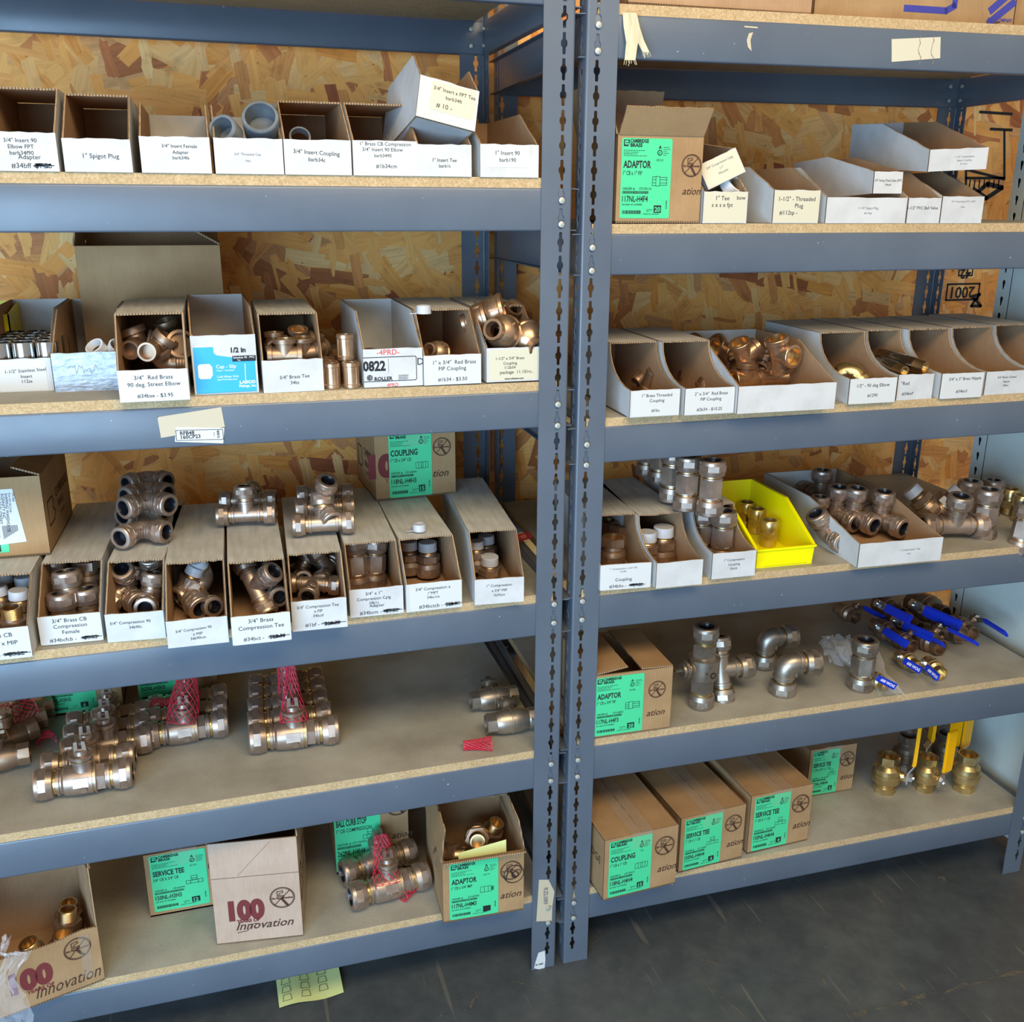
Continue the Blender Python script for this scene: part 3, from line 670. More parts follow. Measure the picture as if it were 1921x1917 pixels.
def carton(label, M, w, d, h, flaps=None, mt='kraft', inner='kraft_inside', prints=None, open_top=False, seam='y', tape=True, t=.0035, rag_=.001, seed=1, sideprint=None, cat='carton', group=None, name='cardboard_carton', lowfront=None):
    root = empty(name, M); tag(root, label, cat, group); rnd = random.Random(seed)
    bm = bmesh.new()
    slab(bm, [(0,0),(w,0),(w,d),(0,d)], (0,0,0), (1,0,0), (0,1,0), t, 0, 1, 2)
    slab(bm, [(t,0),(d-t,0),(d-t,h),(t,h)], (0,0,0), (0,1,0), (0,0,1), t, 0, 1, 2); slab(bm, [(t,0),(d-t,0),(d-t,h),(t,h)], (w-t,0,0), (0,1,0), (0,0,1), t, 1, 0, 2)
    hf = h if lowfront is None else lowfront
    slab(bm, [(0,0),(w,0),(w,hf)]+(rag((w,hf),(0,hf),10,.004,rnd) if lowfront else [])+[(0,hf)], (0,t,0), (1,0,0), (0,0,1), t, 1, 0, 2)
    slab(bm, [(0,0),(w,0),(w,h),(0,h)], (0,d,0), (1,0,0), (0,0,1), t, 0, 1, 2)
    bmesh.ops.bevel(bm, geom=[e for e in bm.edges], offset=.0, segments=1) if False else None
    body = mesh('body', bm, [mt, inner, 'cut_edge'], root)
    def flap(hx, hy, hz, ax, L, ang, wid, nm='flap'):
        """hinge at (hx,hy,hz) running along ax for wid; folds inward at ang 0, straight up at 90, outwards beyond"""
        b = bmesh.new(); ax = V(ax); inn = V((0,0,1)).cross(ax) ; a = math.radians(ang)
        vdir = inn*math.cos(a)+V((0,0,1))*math.sin(a)
        e = rag((wid-.001, L), (.001, L), 14, rag_, rnd)
        slab(b, [(.001,0),(wid-.001,0),(wid-.001,L)]+e+[(.001,L)], (hx,hy,hz), ax, vdir, t*.8, 1, 0, 2)
        return mesh(nm, b, [mt, inner, 'cut_edge'], root)
    if flaps:
        for sd, L, ang in flaps:
            if sd == 'front': flap(0,0,h if lowfront is None else lowfront,(1,0,0),L,ang,w)
            if sd == 'back': flap(w,d,h,(-1,0,0),L,ang,w)
            if sd == 'left': flap(0,d,h,(0,-1,0),L,ang,d)
            if sd == 'right': flap(w,0,h,(0,1,0),L,ang,d)
    if not open_top:
        if seam == 'y':
            flap(0,d,h-t,(0,-1,0),w/2-.0008,1.0,d); flap(w,0,h-t,(0,1,0),w/2-.0008,.3,d)
            if tape:
                b = bmesh.new(); tz = h+.0022
                slab(b, [(w*.5-.024,-.0),(w*.5+.024,-.0),(w*.5+.024,d),(w*.5-.024,d)], (0,0,tz), (1,0,0), (0,1,0), .0003, 0, 0, 0)
                slab(b, [(w*.5-.024,h-.035),(w*.5+.024,h-.033),(w*.5+.024,h+.0022),(w*.5-.024,h+.0022)], (0,-.0006,0), (1,0,0), (0,0,1), .0003, 0, 0, 0)
                mesh('clear_tape', b, 'clear_tape', root)
        else:
            flap(0,0,h-t,(1,0,0),d/2-.0008,.6,w); flap(w,d,h-t,(-1,0,0),d/2-.0008,.3,w)
    if prints:
        b = bmesh.new(); prints(b, w, h); mesh('box_printing', b, ['brown_ink', 'maroon_ink', 'blue_ink', 'ink'], body)
    if sideprint:
        b = bmesh.new(); sideprint(b, d, h); o = mesh('box_printing', b, ['brown_ink', 'maroon_ink', 'blue_ink', 'ink'], body)
        o.matrix_local = Matrix.Translation((-.0002, d, 0)) @ Matrix.Rotation(-PI/2, 4, 'Z')
    return root
def carton_fit(label, BL, BR, topv, zs, d, yaw=None, y=None, **kw):
    p0, yw, w = front_fit(BL, BR, zs, yaw, y); h = height_at(p0, topv)
    M = Matrix.Translation(p0+V((0,0,.0005))) @ Matrix.Rotation(yw, 4, 'Z')
    return carton(label, M, w, d, h, **kw), M, w, h
# ------------------------------------------------------------------ L1: left rack, top row of bins
def fm(A, wd=1): return A
ZL1 = zL(1); kw1 = dict(zs=ZL1, y=.004, yaw=0)
B = 'white price bin reading '
bin_box('bin reading 3/4" Insert 90 Elbow FPT, first in the left rack top row', (-22,316), (113,318), lipv=246, top=.118, c=.09, lines=[('3/4" Insert 90',.74,.15),('Elbow FPT',.58,.15),('barb34f90',.42,.15),('Adapter',.31,.17,.6),('#34bff -',.08,.19,.5),('$7.50',.08,.19,.78,{'strike':(.66,.9)})], seed=1, **kw1)
bin_box(B+'1" Spigot Plug', (123,320), (250,322), lipv=259, top=.112, c=.09, lines=[('1" Spigot Plug',.42,.2,.55)], seed=2, **kw1)
bin_box(B+'3/4" Insert Female Adapter', (267,322), (398,325), lipv=255, top=.103, c=.09, cover=False, back_in='white_card', lines=[('3/4" Insert Female',.70,.135,.56),('Adapter',.53,.135,.57),('barb34fa',.38,.135,.57)], seed=3, **kw1)
bin_box(B+'3/4" Threaded Cap, holding two grey pipe ends', (405,325), (533,327), lipv=258, top=.103, c=.09, cover=False, back_in='white_card', lines=[('3/4" Threaded Cap',.52,.10,.48,{'mi':1}),('34tc',.34,.09,.48,{'mi':1})], seed=4, **kw1)
bin_box(B+'3/4" Insert Coupling', (535,327), (660,330), lipv=261, top=.112, c=.09, lines=[('3/4" Insert Coupling',.58,.17,.48,{'rot':-.05}),('barb34c',.38,.16,.48,{'rot':-.05})], seed=5, **kw1)
bin_box('bin reading 3/4" Insert 90 Elbow and #1b34cm on a curled label', (663,329), (783,330), lipv=263, top=.112, c=.09, lines=[('1" Brass CB Compression',.86,.15,.5,{'maxw':.9}),('3/4" Insert 90 Elbow',.70,.15,.45),('barb3490',.53,.14,.45),('#1b34cm',.22,.17,.5)], paper=(.02,.0,1.0,1.0), seed=6, **kw1)
bin_box(B+'1" Insert Tee, under a tipped bin', (783,331), (884,332), lipv=270, top=.112, c=.09, cover=False, lines=[('1" Insert Tee',.46,.16,.5),('barb1t',.28,.15,.5)], seed=7, **kw1)
bin_box(B+'1" Insert 90, last in the row beside the post', (900,331), (1009,332), lipv=270, top=.104, c=.10, cover=False, back_in='kraft_inside', lines=[('1" Insert 90',.58,.27,.48),('barb190',.26,.26,.48)], paper=(.12,.3,.84,.96), seed=8, **kw1)
# tipped bin resting across two bins
p = P(784, 247, y=.0); q = P(888, 262, y=-.012)
M = Matrix.Translation(p+V((-.0,0,0))) @ Matrix.Rotation(.12, 4, 'Z') @ Matrix.Rotation(.225, 4, 'Y') @ Matrix.Rotation(-.30, 4, 'X')
M = Matrix.Translation(P(779, 218, y=-.005)) @ Matrix.Rotation(.06, 4, 'Z') @ Matrix.Rotation(.21, 4, 'Y') @ Matrix.Rotation(-.24, 4, 'X')
bin_box('bin reading 3/4" Insert x FPT Tee, tipped on top of two other bins', None, None, ZL1, M=M, w=.098, lip=.064, top=.118, c=.06, d=.21, cover=False, back_in='white_card', lines=[('3/4" Insert x FPT Tee',.70,.19,.52,{'rot':.0}),('barb34ft',.46,.18,.52),('# 10 -',.12,.24,.32)], paper=(.2,.25,.95,.95), seed=9, paper_mat='cream_paper')
# ------------------------------------------------------------------ L2
def row(lst, z):
    for a in lst: bin_box(zs=z, **a)
ZL2 = zL(2)
Y2 = P(100, 737, z=ZL2).y
D = dict
row([
 D(label=B+'1-1/2" Stainless Steel Insert', BL=(-24,739), BR=(103,736), lipv=675, cover=False, back_in='white_card', yaw=0, top=.122, c=.11, d=.30, lines=[('1-1/2" Stainless Steel',.62,.15,.58,{'rot':.04}),('Insert',.43,.15,.58),('112ss',.27,.15,.58)], paper=(.2,.05,.92,.95), seed=11),
 D(label='parts bin with its front wrapped in silver duct tape', BL=(105,737), BR=(226,737), lipv=663, cover=False, back_in='white_card', yaw=0, top=.122, c=.11, d=.30, front='duct_tape', seed=12),
 D(label=B+'3/4" Red Brass 90 deg. Street Elbow #34bse - $3.95', BL=(226,755), BR=(357,753), lipv=695, yaw=0, top=.128, c=.05, d=.30, lines=[('3/4"  Red Brass',.70,.19,.5),('90 deg. Street Elbow',.48,.19,.5),('#34bse - $3.95',.12,.18,.5)], paper=(.01,.01,1.0,.99), seed=13),
 D(label='white box bin with a blue 1/2 in Cap - Slip label', BL=(366,741), BR=(486,737), lipv=630, cover=False, back_in='white_card', yaw=.02, top=.132, c=.06, d=.30, seed=14),
 D(label=B+'3/4" Brass Tee 34bt', BL=(495,737), BR=(608,731), lipv=676, yaw=0, top=.120, c=.055, d=.30, lines=[('3/4" Brass Tee',.42,.155,.52,{'rot':.03}),('34bt',.24,.15,.52)], seed=15),
 D(label='white bin with a big 0822 label and red 4PRD writing', BL=(683,727), BR=(793,722), lipv=655, cover=False, back_in='white_card', yaw=-.01, top=.118, c=.08, d=.30, seed=16, inner='white_card',
   lines=[('-4PRD-',.84,.2,.42,{'mi':2}),('0822',.44,.35,.18,{'bold':.04,'maxw':.38}),('ROLLER',.175,.135,.33,{'bold':.03}),('4PRD',.005,.13,.48,{'mi':2}),('D',.55,.26,.965)]),
 D(label=B+'1" x 3/4" Red Brass FIP Coupling #1b34 - $3.50', BL=(795,723), BR=(902,717), lipv=667, yaw=-.01, top=.118, c=.075, d=.30, lines=[('1" x 3/4"  Red Brass',.70,.19,.54),('FIP Coupling',.49,.19,.5),('#1b34 - $3.50',.12,.18,.5)], paper=(.0,.01,.99,.99), seed=17),
 D(label='bin reading 1-1/2" x 3/4" Brass Coupling, heaped with reducers by the post', BL=(912,717), BR=(1012,711), lipv=653, yaw=-.01, top=.118, c=.10, d=.29, torn=.012, lines=[('1-1/2" x 3/4" Brass',.68,.13,.42),('Coupling',.52,.13,.42),('112b34',.38,.13,.42),('package  11.15/ro..',.22,.15,.55),('www.criterium.com',.03,.08,.5,{'bold':.03})], paper=(.04,.04,.98,.94), seed=18, paper_mat='cream_paper'),
], ZL2)
def find(lbl): return [o for o in COL.objects if o.get('label') == lbl][0]
def sub(o, nm): return [c for c in COL.objects if c.parent == o and c.name.split('.')[0] == nm][0]
# 0822 label outline, badge
o = find('white bin with a big 0822 label and red 4PRD writing'); fp = sub(o, 'front_panel'); w_ = .0965
bm = bmesh.new(); yy = -.0036; pts = [(0,.010),(w_*.9,.010),(w_*.92,.012),(w_*.92,.048),(w_*.9,.050),(0,.050)]; stroke(bm, pts, .0011, y=yy); rect(bm, w_*.43, .024, w_*.434, .047, y=yy)
circle(bm, w_*.1, .0165, .0042, .0011, y=yy); circle(bm, w_*.1, .0165, .0026, .0008, y=yy); text(bm, 'R', w_*.1, .0147, .005, y=yy, bold=.04)
rect(bm, w_*.15, .0125, w_*.37, .0128, y=yy)
for k in range(4): rect(bm, w_*.60, .0185-.0022*k, w_*(.78-.02*(k % 2)), .0192-.0022*k, y=yy)
mesh('label_print', bm, 'ink', fp)
# blue cap label
o = find('white box bin with a blue 1/2 in Cap - Slip label'); fp = sub(o, 'front_panel'); w_, l_ = .1, .0905
w_ = max(v.co.x for v in fp.data.vertices); l_ = max(v.co.z for v in fp.data.vertices)
bm = bmesh.new(); slab(bm, [(.003,.002),(w_-.003,.002),(w_-.003,l_*.55),(w_*.38,l_*.66),(w_*.34,l_*.70),(w_*.34,l_*.80),(.003,l_*.80)], (0,-.0031,0), (1,0,0), (0,0,1), .0003, 0, 0, 0)
lb = mesh('blue_label', bm, 'blue_label', fp)
bm = bmesh.new(); y_ = -.0038
text(bm, '1/2 in', w_*.72, l_*.70, l_*.115, y=y_, bold=.04, mi=0); rect(bm, w_*.62, l_*.545, w_*.985, l_*.64, y=y_-.0001); text(bm, 'Schedule 40 - PVC', w_*.8, l_*.595, l_*.05, y=y_-.0005, mi=1, maxw=w_*.33); text(bm, 'Tee', w_*.72, l_*.555, l_*.035, y=y_-.0005, mi=1)
text(bm, 'Cap - Slip', w_*.36, l_*.44, l_*.085, 'l', y=y_, mi=1); text(bm, 'Tapon - Campana', w_*.36, l_*.39, l_*.04, 'l', y=y_, mi=1); text(bm, 'Cold Water Only', w_*.36, l_*.28, l_*.05, 'l', y=y_, mi=1); text(bm, 'Agua Fria Solamente', w_*.36, l_*.235, l_*.04, 'l', y=y_, mi=1)
text(bm, 'LASCO', w_*.83, l_*.165, l_*.07, y=y_, mi=1, bold=.04, xs=1.2); text(bm, 'Fittings, Inc.', w_*.83, l_*.105, l_*.06, y=y_, mi=1, bold=.02)
stroke(bm, [(w_*.8,l_*.2),(w_*.81,l_*.5)], .001, 1, y_)
mesh('lettering', bm, ['ink', 'white_ink', 'cap_white'], lb)
bm = bmesh.new(); slab(bm, [(w_*.08,l_*.30),(w_*.11,l_*.27),(w_*.26,l_*.27),(w_*.30,l_*.33),(w_*.30,l_*.47),(w_*.26,l_*.52),(w_*.11,l_*.52),(w_*.08,l_*.49)], (0,-.0036,0), (1,0,0), (0,0,1), .0004, 0, 0, 0)
mesh('cap_picture', bm, 'cap_white', lb)
# writing on duct tape
o = find('parts bin with its front wrapped in silver duct tape'); bm = bmesh.new(); rnd = random.Random(5)
stroke(bm, [(.022+.0022*i, .036+rnd.uniform(-.006,.008)) for i in range(22)], .0006, y=-.0034); mesh('pen_marking', bm, 'grey_ink', sub(o, 'front_panel'))
# ------------------------------------------------------------------ L3
ZL3 = zL(3)
row([
 D(label=B+'Brass CB x MIP, at the far left of its row', BL=(-55,1242), BR=(62,1229), lipv=1184, yaw=-.02, top=.115, c=.075, d=.44, lines=[('3/4" Brass CB',.72,.19,.42),('Male x MIP',.46,.19,.55),('#34b -',.09,.19,.35),('$8.50',.09,.19,.75,{'strike':(.55,.95)})], paper=(.0,.0,1,1), seed=21),
 D(label=B+'3/4" Brass CB Compression Female', BL=(78,1210), BR=(195,1199), lipv=1157, top=.115, c=.075, d=.43, lines=[('3/4" Brass CB',.76,.19,.5),('Compression',.56,.19,.5),('Female',.35,.19,.5),('#34bcfcb -',.09,.19,.36),('$6.95',.09,.19,.8,{'strike':(.66,.95)})], paper=(.0,.0,1,1), seed=22),
 D(label=B+'3/4" Compression 90 34b90c', BL=(203,1204), BR=(312,1195), lipv=1152, top=.115, c=.07, d=.42, lines=[('3/4" Compression 90',.62,.15,.42),('34b90c',.44,.14,.5)], seed=23),
 D(label=B+'3/4" Compression 90 x MIP, leaning forward off the board', BL=(316,1215), BR=(430,1203), lipv=1165, top=.115, c=.085, d=.43, lines=[('3/4" Compression 90',.58,.14,.44,{'rot':.06}),('x MIP',.40,.14,.5,{'rot':.06}),('34b90cm',.24,.14,.5,{'rot':.06})], seed=24),
 D(label=B+'3/4" Brass Compression Tee #34bct - $28.50', BL=(437,1210), BR=(547,1198), lipv=1157, top=.115, c=.08, d=.43, lines=[('3/4" Brass',.74,.2,.5),('Compression Tee',.51,.2,.5),('#34bct -',.12,.19,.36),('$28.50',.12,.19,.76,{'strike':(.62,.94)})], paper=(.0,.0,1,1), seed=25),
 D(label=B+'3/4" Compression Tee x FIP and #1bf', BL=(549,1184), BR=(652,1174), lipv=1128, top=.115, c=.065, d=.42, lines=[('3/4" Compression Tee',.74,.14,.48),('x FIP',.58,.13,.48),('34bctf',.43,.13,.48),('#1bf -',.12,.18,.36),('$14.25',.12,.18,.72,{'strike':(.54,.94)})], seed=26),
 D(label=B+'3/4" x 1" Compression Cplg and #34bcm', BL=(657,1158), BR=(757,1148), lipv=1106, top=.115, c=.062, d=.42, lines=[('3/4" x 1"',.76,.16,.45),('Compression Cplg',.58,.15,.45),('34b1c',.43,.14,.45),('Adapter',.32,.15,.5),('#34bcm -',.07,.19,.38),('$8.50',.07,.19,.78,{'strike':(.62,.94)})], seed=27),
 D(label=B+'3/4" Compression x 1" MPT and #34bctcb', BL=(762,1148), BR=(866,1137), lipv=1096, top=.115, c=.065, d=.42, lines=[('3/4" Compression x',.74,.15,.45),('1"MPT',.57,.14,.45),('34bc1m',.42,.14,.45),('#34bctcb -',.08,.19,.4),('$28.50',.08,.19,.82,{'strike':(.68,.96)})], paper=(.06,.02,1,1), seed=28),
 D(label='bin reading 1" Compression x 3/4" MIP, last in the row by the post', BL=(890,1134), BR=(982,1127), lipv=1087, top=.118, c=.065, d=.43, lines=[('1" Compression',.68,.15,.5),('x 3/4" MIP',.48,.14,.5),('1b34cm',.30,.14,.5)], seed=29),
], ZL3)
# ------------------------------------------------------------------ R1
ZR1 = zR(1); RY = -.01958
def ry(u): 
    p = P(u, 415, y=0); return -.01958*p.x+.006
def r1(label, BL, BR, lipv, **k): return bin_box(label, BL, BR, ZR1, lipv=lipv, y=ry(BL[0])+k.pop('dy', 0), yaw=k.pop('yaw', RY), **k)
r1(B+'1" Tee s x s x fpt', (1316,416), (1398,418), 359, cover=False, top=.075, c=.03, d=.3, lines=[('1" Tee',.74,.2,.42),('s x s x fpt',.52,.2,.42),('bow',.76,.19,.86)], paper=(.02,.02,.98,.98), paper_mat='cream_paper', seed=31)
r1(B+'1-1/2" - Threaded Plug #112tp', (1447,417), (1532,418), 356, cover=False, top=.098, c=.10, d=.3, back_in='kraft_inside', lines=[('1-1/2" - Threaded',.68,.19,.5),('Plug',.47,.19,.55),('#112tp -',.25,.19,.33)], paper=(.0,.02,1,.98), paper_mat='cream_paper', seed=32)
r1('long white bin front reading 1-1/4" Spigot Plug', (1546,416), (1695,416), 370, cover=False, top=.098, c=.10, d=.3, lines=[('1-1/4" Spigot Plug',.55,.13,.52,{'mi':1}),('#114sp',.36,.12,.52,{'mi':1})], seed=33)
r1(B+'1-1/2" PVC Ball Valve', (1698,416), (1759,416), 371, cover=False, top=.095, c=.10, d=.3, lines=[('1-1/2" PVC Ball Valve',.55,.17,.45)], seed=34)
r1('white bin with a faint grey label, rightmost on the upper right shelf', (1761,416), (1838,414), 368, cover=False, top=.095, c=.12, d=.3, lines=[('3/4" Compression FPT x MPT',.78,.09,.5,{'mi':1}),('34cfm',.58,.08,.5,{'mi':1})], seed=35)
p = P(1636, 363, y=.01); M = Matrix.Translation(p) @ Matrix.Rotation(-.05, 4, 'Z') @ Matrix.Rotation(-.05, 4, 'X')
bin_box(B+'3/4" Swing Check Valve (FPT), sitting on top of a row', None, None, ZR1, M=M, w=.059, lip=.038, top=.078, c=.16, d=.29, cover=False, lines=[('3/4" Swing Check Valve (FPT)',.55,.15,.5),('34swf',.36,.14,.5)], seed=36)
p = P(1739, 322, y=.02); M = Matrix.Translation(p) @ Matrix.Rotation(-.10, 4, 'Z') @ Matrix.Rotation(-.05, 4, 'Y') @ Matrix.Rotation(.06, 4, 'X')
bin_box('wide white bin reading 1-1/2" Compression Repair Coupling, highest of the pile', None, None, ZR1, M=M, w=.120, lip=.0385, top=.085, c=.17, d=.29, cover=False, back_in='white_card', lines=[('1-1/2" Compression',.58,.13,.6,{'mi':1}),('Repair Coupling',.42,.12,.6,{'mi':1}),('#112crc',.26,.12,.6,{'mi':1})], seed=37)
# leaning small bin beside the adaptor carton
p = P(1328, 357, y=.02); M = Matrix.Translation(p) @ Matrix.Rotation(-.02, 4, 'Z') @ Matrix.Rotation(-.42, 4, 'Y') @ Matrix.Rotation(-.22, 4, 'X')
bin_box('small tilted bin leaning beside the adaptor carton, 34ccom on its end', None, None, ZR1, M=M, w=.076, lip=.045, top=.10, c=.15, d=.28, cover=False, lines=[('3/4" Compression Cplg',.72,.13,.5,{'mi':1}),('x 1"',.53,.12,.5,{'mi':1}),('34ccom',.34,.14,.5,{'mi':1})], seed=38, paper=(.02,.02,.98,.98), paper_mat='cream_paper')
# ------------------------------------------------------------------ R2
ZR2 = zR(2)
row([
 D(label=B+'1" Brass Threaded Coupling #1bc', BL=(1180,783), BR=(1272,777), lipv=733, yaw=-.02, top=.118, c=.11, d=.32, curve=True, lines=[('1" Brass Threaded',.74,.17,.52),('Coupling',.54,.17,.52),('#1bc',.16,.17,.5)], paper=(.03,.02,1,1), seed=41, coverm='white_card'),
 D(label=B+'2" x 3/4" Red Brass FIP Coupling #2b34 - $10.25', BL=(1282,779), BR=(1374,773), lipv=729, yaw=-.02, top=.118, c=.11, d=.32, curve=True, lines=[('2" x 3/4"  Red Brass',.73,.17,.52),('FIP Coupling',.52,.17,.52),('#2b34 - $10.25',.13,.17,.5)], paper=(.0,.02,1,1), seed=42, coverm='white_card'),
 D(label='wide blank white bin heaped with shiny brass tees', BL=(1381,776), BR=(1563,767), lipv=725, yaw=-.02, top=.112, c=.14, d=.31, cover=False, back_in='white_card', inner='kraft_inside', seed=43),
 D(label=B+'1/2" - 90 deg Elbow #1290', BL=(1589,758), BR=(1676,752), lipv=711, yaw=-.02, top=.122, c=.115, d=.33, curve=True, lines=[('1/2" - 90 deg Elbow',.66,.19,.5),('#1290',.26,.18,.5)], paper=(.0,.0,1,1), seed=44, coverm='white_card'),
 D(label=B+'Red #34bnF, holding long brass nipples', BL=(1679,751), BR=(1745,744), lipv=703, yaw=-.02, top=.122, c=.115, d=.33, curve=True, lines=[('"Red',.60,.19,.2),('#34bnF',.2,.17,.3)], seed=45, coverm='white_card'),
 D(label=B+'3/4" x 3" Brass Nipple #34bn3', BL=(1760,748), BR=(1838,741), lipv=701, yaw=-.02, top=.122, c=.115, d=.33, curve=True, lines=[('3/4" x 3" Brass Nipple',.72,.17,.55),('#34bn3',.22,.17,.5)], paper=(.0,.0,1,1), seed=46, coverm='white_card'),
 D(label=B+'3/4" Brass Closed Nipple', BL=(1843,742), BR=(1920,735), lipv=697, yaw=-.02, top=.122, c=.115, d=.33, curve=True, lines=[('3/4" Brass Closed',.70,.13,.5),('Nipple',.52,.12,.5),('34bnc',.36,.12,.5)], seed=47, coverm='white_card'),
 D(label='curved white bin cut off by the photo edge at the far right', BL=(1926,734), BR=(2000,728), lipv=690, yaw=-.02, top=.122, c=.115, d=.33, curve=True, seed=48, coverm='white_card'),
], ZR2)
# ------------------------------------------------------------------ R3
ZR3 = zR(3)
row([
 D(label=B+'1" Compression x 3/4" FIP and #34bfm', BL=(1124,1107), BR=(1219,1100), lipv=1060, top=.115, c=.10, d=.36, curve=True, lines=[('1" Compression x 3/4" FIP',.80,.10,.45,{'mi':1}),('1b34fc',.68,.10,.45,{'mi':1}),('Coupling',.34,.18,.46),('#34bfm -',.08,.18,.35),('$9.50',.08,.18,.75,{'strike':(.58,.86)})], paper=(.0,.0,1,1), seed=51),
 D(label='blank white bin between two labelled ones on the right rack, holding capped adapters', BL=(1229,1103), BR=(1315,1097), lipv=1056, yaw=-.03, top=.115, c=.10, d=.36, curve=True, torn=.006, seed=52),
 D(label=B+'1" Compression Coupling, with couplings stacked on its lid', BL=(1333,1086), BR=(1414,1079), lipv=1038, yaw=-.03, top=.118, c=.10, d=.36, curve=True, lines=[('1" Compression',.66,.13,.5),('Coupling',.48,.13,.5),('1bccb',.32,.13,.5)], seed=53),
 D(label='wide open white bin reading 1" Compression Tee, heaped with bronze tees', BL=(1607,1064), BR=(1762,1049), lipv=1020, yaw=-.04, top=.092, c=.20, d=.40, cover=False, back_in='white_card', lines=[('1" Compression Tee',.55,.12,.6,{'mi':1}),('1bct',.38,.11,.6,{'mi':1})], seed=54),
], ZR3)
# yellow plastic bin
p0, yw, w = front_fit((1418,1067), (1522,1058), ZR3, -.03); root = empty('parts_bin', Matrix.Translation(p0) @ Matrix.Rotation(yw, 4, 'Z'))
tag(root, 'bright yellow plastic bin holding a few brass couplings', 'bin')
bm = bmesh.new(); t = .003; lip, h, d = .042, .105, .27; tp = .004
poly = [(0,0),(d,0),(d+.006,h),(.125,h),(.0,lip)]
slab(bm, poly, (0,0,0), (0,1,0), (-.03,0,1), t, 0, 0, 0); slab(bm, poly, (w-t,0,0), (0,1,0), (.03,0,1), t, 0, 0, 0)
slab(bm, [(0,0),(w,0),(w+lip*.03,lip),(-lip*.03,lip)], (0,t,0), (1,0,0), (0,-.08,1), t, 0, 0, 0)
slab(bm, [(0,0),(w,0),(w+.003,h),(-.003,h)], (0,d,0), (1,0,0), (0,.05,1), t, 0, 0, 0)
slab(bm, [(0,0),(w,0),(w,d),(0,d)], (0,0,0), (1,0,0), (0,1,0), t, 0, 0, 0)
mesh('tray', bm, 'yellow_plastic', root)
bm = bmesh.new()
for x, s in ((-.003, -1), (w, 1)): slab(bm, [(.125,h-.006),(d+.006,h-.006),(d+.006,h),(.125,h),(.002,lip+.001),(.0,lip-.006)], (x+s*.0005+(-.003 if s < 0 else 0)*0, 0, 0), (0,1,0), (s*.03,0,1), .004, 0, 0, 0)
slab(bm, [(-.004,lip-.003),(w+.004,lip-.003),(w+.004,lip+.001),(-.004,lip+.001)], (0,-.0005,0), (1,0,0), (0,-.08,1), .003, 0, 0, 0)
slab(bm, [(.018,.006),(w-.012,.006),(w-.012,.010),(.018,.010)], (0,-.0005,0), (1,0,0), (0,-.08,1), .002, 0, 0, 0)
mesh('rolled_rim', bm, 'yellow_plastic', root)
# ------------------------------------------------------------------ cartons
YI = 'Innovation'
def pr_std(x=.82, s=.17, y0=.15, word='Innovation', full=False, logo=(.845,.80,.11)):
    def f(b, w, h):
        wrench_logo(b, w*logo[0], h*logo[1], h*logo[2])
        innovation(b, w, h, w*x, h*y0, h*s, full, word=word)
    return f
def side_brand(b, d, h):
    text(b, 'CAMBRIDGE', d*.68, h*.52, h*.17, maxw=d*.5); text(b, 'BRASS', d*.6, h*.36, h*.13, maxw=d*.3); text(b, 'www.brass', d*.62, h*.25, h*.07)
    stroke(b, [(d*.12,h*.3),(d*.12,h*.6),(d*.3,h*.6),(d*.34,h*.53),(d*.3,h*.46),(d*.36,h*.38),(d*.3,h*.3),(d*.12,h*.3)], h*.02)
# R1 carton
cb, M, w, h = carton_fit('open kraft carton with green ADAPTOR 117NL-H4F4 label and raised flaps', (1154,415), (1311,420), 251, ZR1, .20, y=ry(1154), yaw=RY,
   flaps=[('front',.052,128),('left',.085,105),('right',.045,80),('back',.09,72)], open_top=True, prints=pr_std(.88,.125,.33,word='ation',logo=(.87,.66,.125)))
green_label(cb, w*.585, h*.90, w*.045, h*.055, 'ADAPTOR', '1" CB x 1" FIP', 'CF170110', '117NL-H4F4', '20', 'adaptor', small='00210')
# L3 cartons
z = ZL3+.117
cb, M, w, h = carton_fit('kraft carton with green COUPLING 118NL-H4H3 label, on top of the price bins', (706,940), (855,925), 812, z, .18, yaw=.07, prints=lambda b, w, h: (wrench_logo(b, w*.83, h*.72, h*.13), innovation(b, w, h, w*.80, h*.28, h*.16, False, word='tion'), text(b, '100', w*.17, h*.36, h*.42, bold=.08, mi=1), text(b, 'YE', w*.16, h*.25, h*.1, mi=1)), sideprint=side_brand)
green_label(cb, w*.53, h*.97, w*.17, h*.02, 'COUPLING', '1" CB x 3/4" CB', 'CF164093', '118NL-H4H3', '15', 'coupling')
cb, M, w, h = carton_fit('big kraft carton with white address label on the left rack price bins', (-110,1056), (95,1042), 905, z, .24, yaw=-.03, flaps=[('left',.09,60),('back',.09,85),('right',.045,20)], open_top=True)
bm = bmesh.new(); lw, lh = w*.40, h*.70; slab(bm, [(0,0),(lw,.004),(lw*.85,lh),(0,lh)], (0,0,0), (1,0,0), (0,0,1), .0004, 0, 0, 0); lb = mesh('address_label', bm, 'label_paper', cb); lb.location = (w*.40, -.0004, h*.16)
bm = bmesh.new()
for k, (s, sz) in enumerate((('UNITED STATES', .0075), ('BERTHOUD  CO  80513', .0075), ('1010 2ND STREET', .007), ('AGFINITY INC', .007), ('SHIPPING WAREHOUSE', .0065), ('FAX 970 555 0100', .0045), ('STK 0000', .004))):
    text(bm, s, lw*(.32+.085*k), lh*.93, sz, 'l', rot=-PI/2-.06, y=-.0009, bold=.02 if k < 2 else 0)
for k in range(12): stroke(bm, [(lw*(.5+.03*k), lh*.35), (lw*(.5+.03*k), lh*(.12+.012*k))], .0012, 1, -.0009)
mesh('lettering', bm, ['ink', 'grey_ink'], lb)
